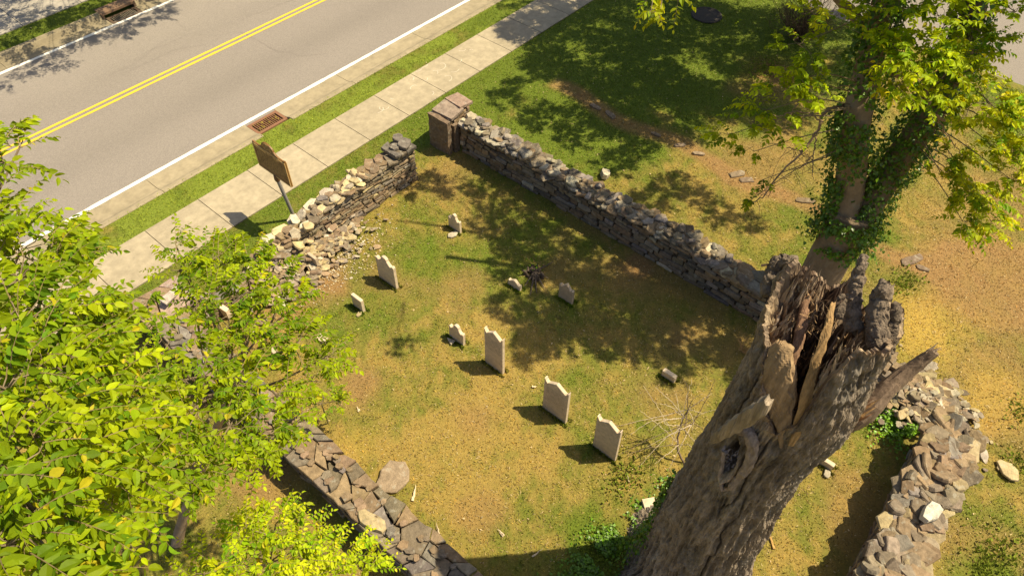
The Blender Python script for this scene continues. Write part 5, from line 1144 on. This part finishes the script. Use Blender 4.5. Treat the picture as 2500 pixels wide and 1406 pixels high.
blades(900000, (.03, .065), (.004, .0085), (.3, 1.3), cf, dens)
for (x_, y0_, y1_) in ((6.06, 5.76, 5.30), (6.0, 4.24, 3.69), (5.97, 3.03, 2.54), (6.2, 9.01, 8.46), (5.3, 8.83, 8.52), (6.05, 6.74, 6.35), (8.34, 8.96, 8.6), (7.9, 6.76, 6.42), (8.36, 5.72, 5.36), (8.09, 2.93, 2.64), (5.45, 10.4, 10.12), (8.36, -.22, -.5)):
    n = 420; x = x_+.04+np.where(rng.random(n) < .5, -1, 1)*U(.05, .10, n); y = U(y1_-.06, y0_+.06, n); a = U(0, 6.3, n); t = U(.05, .8, n)
    leaves(mb, np.stack([x, y, gz(x, y)], -1), np.stack([np.cos(a)*np.sin(t), np.sin(a)*np.sin(t), np.cos(t)], -1), rng.normal(0, 1, (n, 3)), U(.03, .085, n)*.9, np.clip(gcol(x, y)*U(.6, 1.3, (n, 1))*np.array([.85, 1.1, .8]), 0, 1), 'B')
tag(mb.build('grass', M['grass']), 'mown sun scorched grass', 'grass', kind='stuff')
mb = MB()
def cs(x, y, n):
    k = rng.random((n, 1)); return np.where(k < .5, np.array([.46, .33, .13]), np.where(k < .8, np.array([.30, .19, .09]), np.array([.60, .47, .24])))*U(.6, 1.25, (n, 1))
blades(230000, (.02, .06), (.003, .006), (1.35, 1.6), cs, lambda x, y: np.clip(.9-1.2*(gcol(x, y)[:, 1]/gcol(x, y)[:, 0]-.6), .15, 1)*(y < 12.6), z0=.012)
n = 900; x, y = sample(5200); k = (y < 11) | (rng.random(len(x)) < .2); x, y = x[k][:n], y[k][:n]; n = len(x)
leaves(mb, np.stack([x, y, gz(x, y)+.02], -1), rng.normal(0, 1, (n, 3))*np.array([1, 1, .12]), np.array([0, 0, 1.])+rng.normal(0, .2, (n, 3)), U(.02, .065, n), np.array([.55, .42, .22])*U(.5, 1.3, (n, 1)), 'B')
tag(mb.build('dead_grass', M['grass']), 'dry clippings and dead leaves in the turf', 'dead grass', kind='stuff')
# coarse weeds by the right edge and the corner
mb = MB(); 
for (px, py, rx, ry, n) in ((2440, 1350, .6, .5, 380), (2400, 1390, .3, .2, 160), (2495, 1130, .3, .4, 160), (2210, 690, .5, .3, 260), (2490, 1010, .4, .3, 120), (2030, 720, .3, .2, 300), (1530, 1170, .5, .3, 260), (1470, 1330, .4, .3, 300), (1870, 170, .8, .5, 500)):
    c = P(px, py); x, y = c[0]+rng.normal(0, rx*.5, n), c[1]+rng.normal(0, ry*.5, n); a = U(0, 6.3, n); t = U(.2, 1.2, n); 
    leaves(mb, np.stack([x, y, x*0+.01], -1), np.stack([np.cos(a)*np.sin(t), np.sin(a)*np.sin(t), np.cos(t)], -1), rng.normal(0, 1, (n, 3))+np.array([0, 0, 1]), U(.04, .09, n), LUSH*U(.6, 1.2, (n, 1)), 'B')
tag(mb.build('weeds', M['grass']), 'coarse green weeds in the turf', 'weeds', kind='stuff')
# pale wood chips thrown from the broken trunk
for k, (px, py, l, rot, lab) in enumerate([(1012, 1203, .30, .6, 'longest pale splinter on the grass right of the large rounded slab'), (1068, 1290, .2, 1.0, 'pale splinter on the grass below the large rounded slab'), (1222, 1300, .16, 1.45, 'white splinter on the grass near the bottom centre'), (1312, 1350, .22, -.2, 'splinter in the shadow edge at the bottom centre'), (1533, 1168, .14, .9, 'white chip on the grass under the headstone nearest the trunk'), (1880, 1310, .42, .8, 'ochre splinter right of the foot of the broken trunk'), (875, 1000, .12, 1.2, 'pale chip on bare soil beside the middle foliage'), (1305, 945, .10, -.9, 'small pale chip left of the second headstone from the trunk')]):
    c = P(px, py); mb = MB(); shard(mb, (-l/2*math.cos(rot), -l/2*math.sin(rot), .02), (l/2*math.cos(rot), l/2*math.sin(rot), .035), .022, .012, (.66, .52, .34) if k != 5 else (.5, .3, .1))
    o = mb.build('wood_splinter', M['wood']); o.location = c; tag(o, lab, 'wood splinter', 'splinters on the grass')
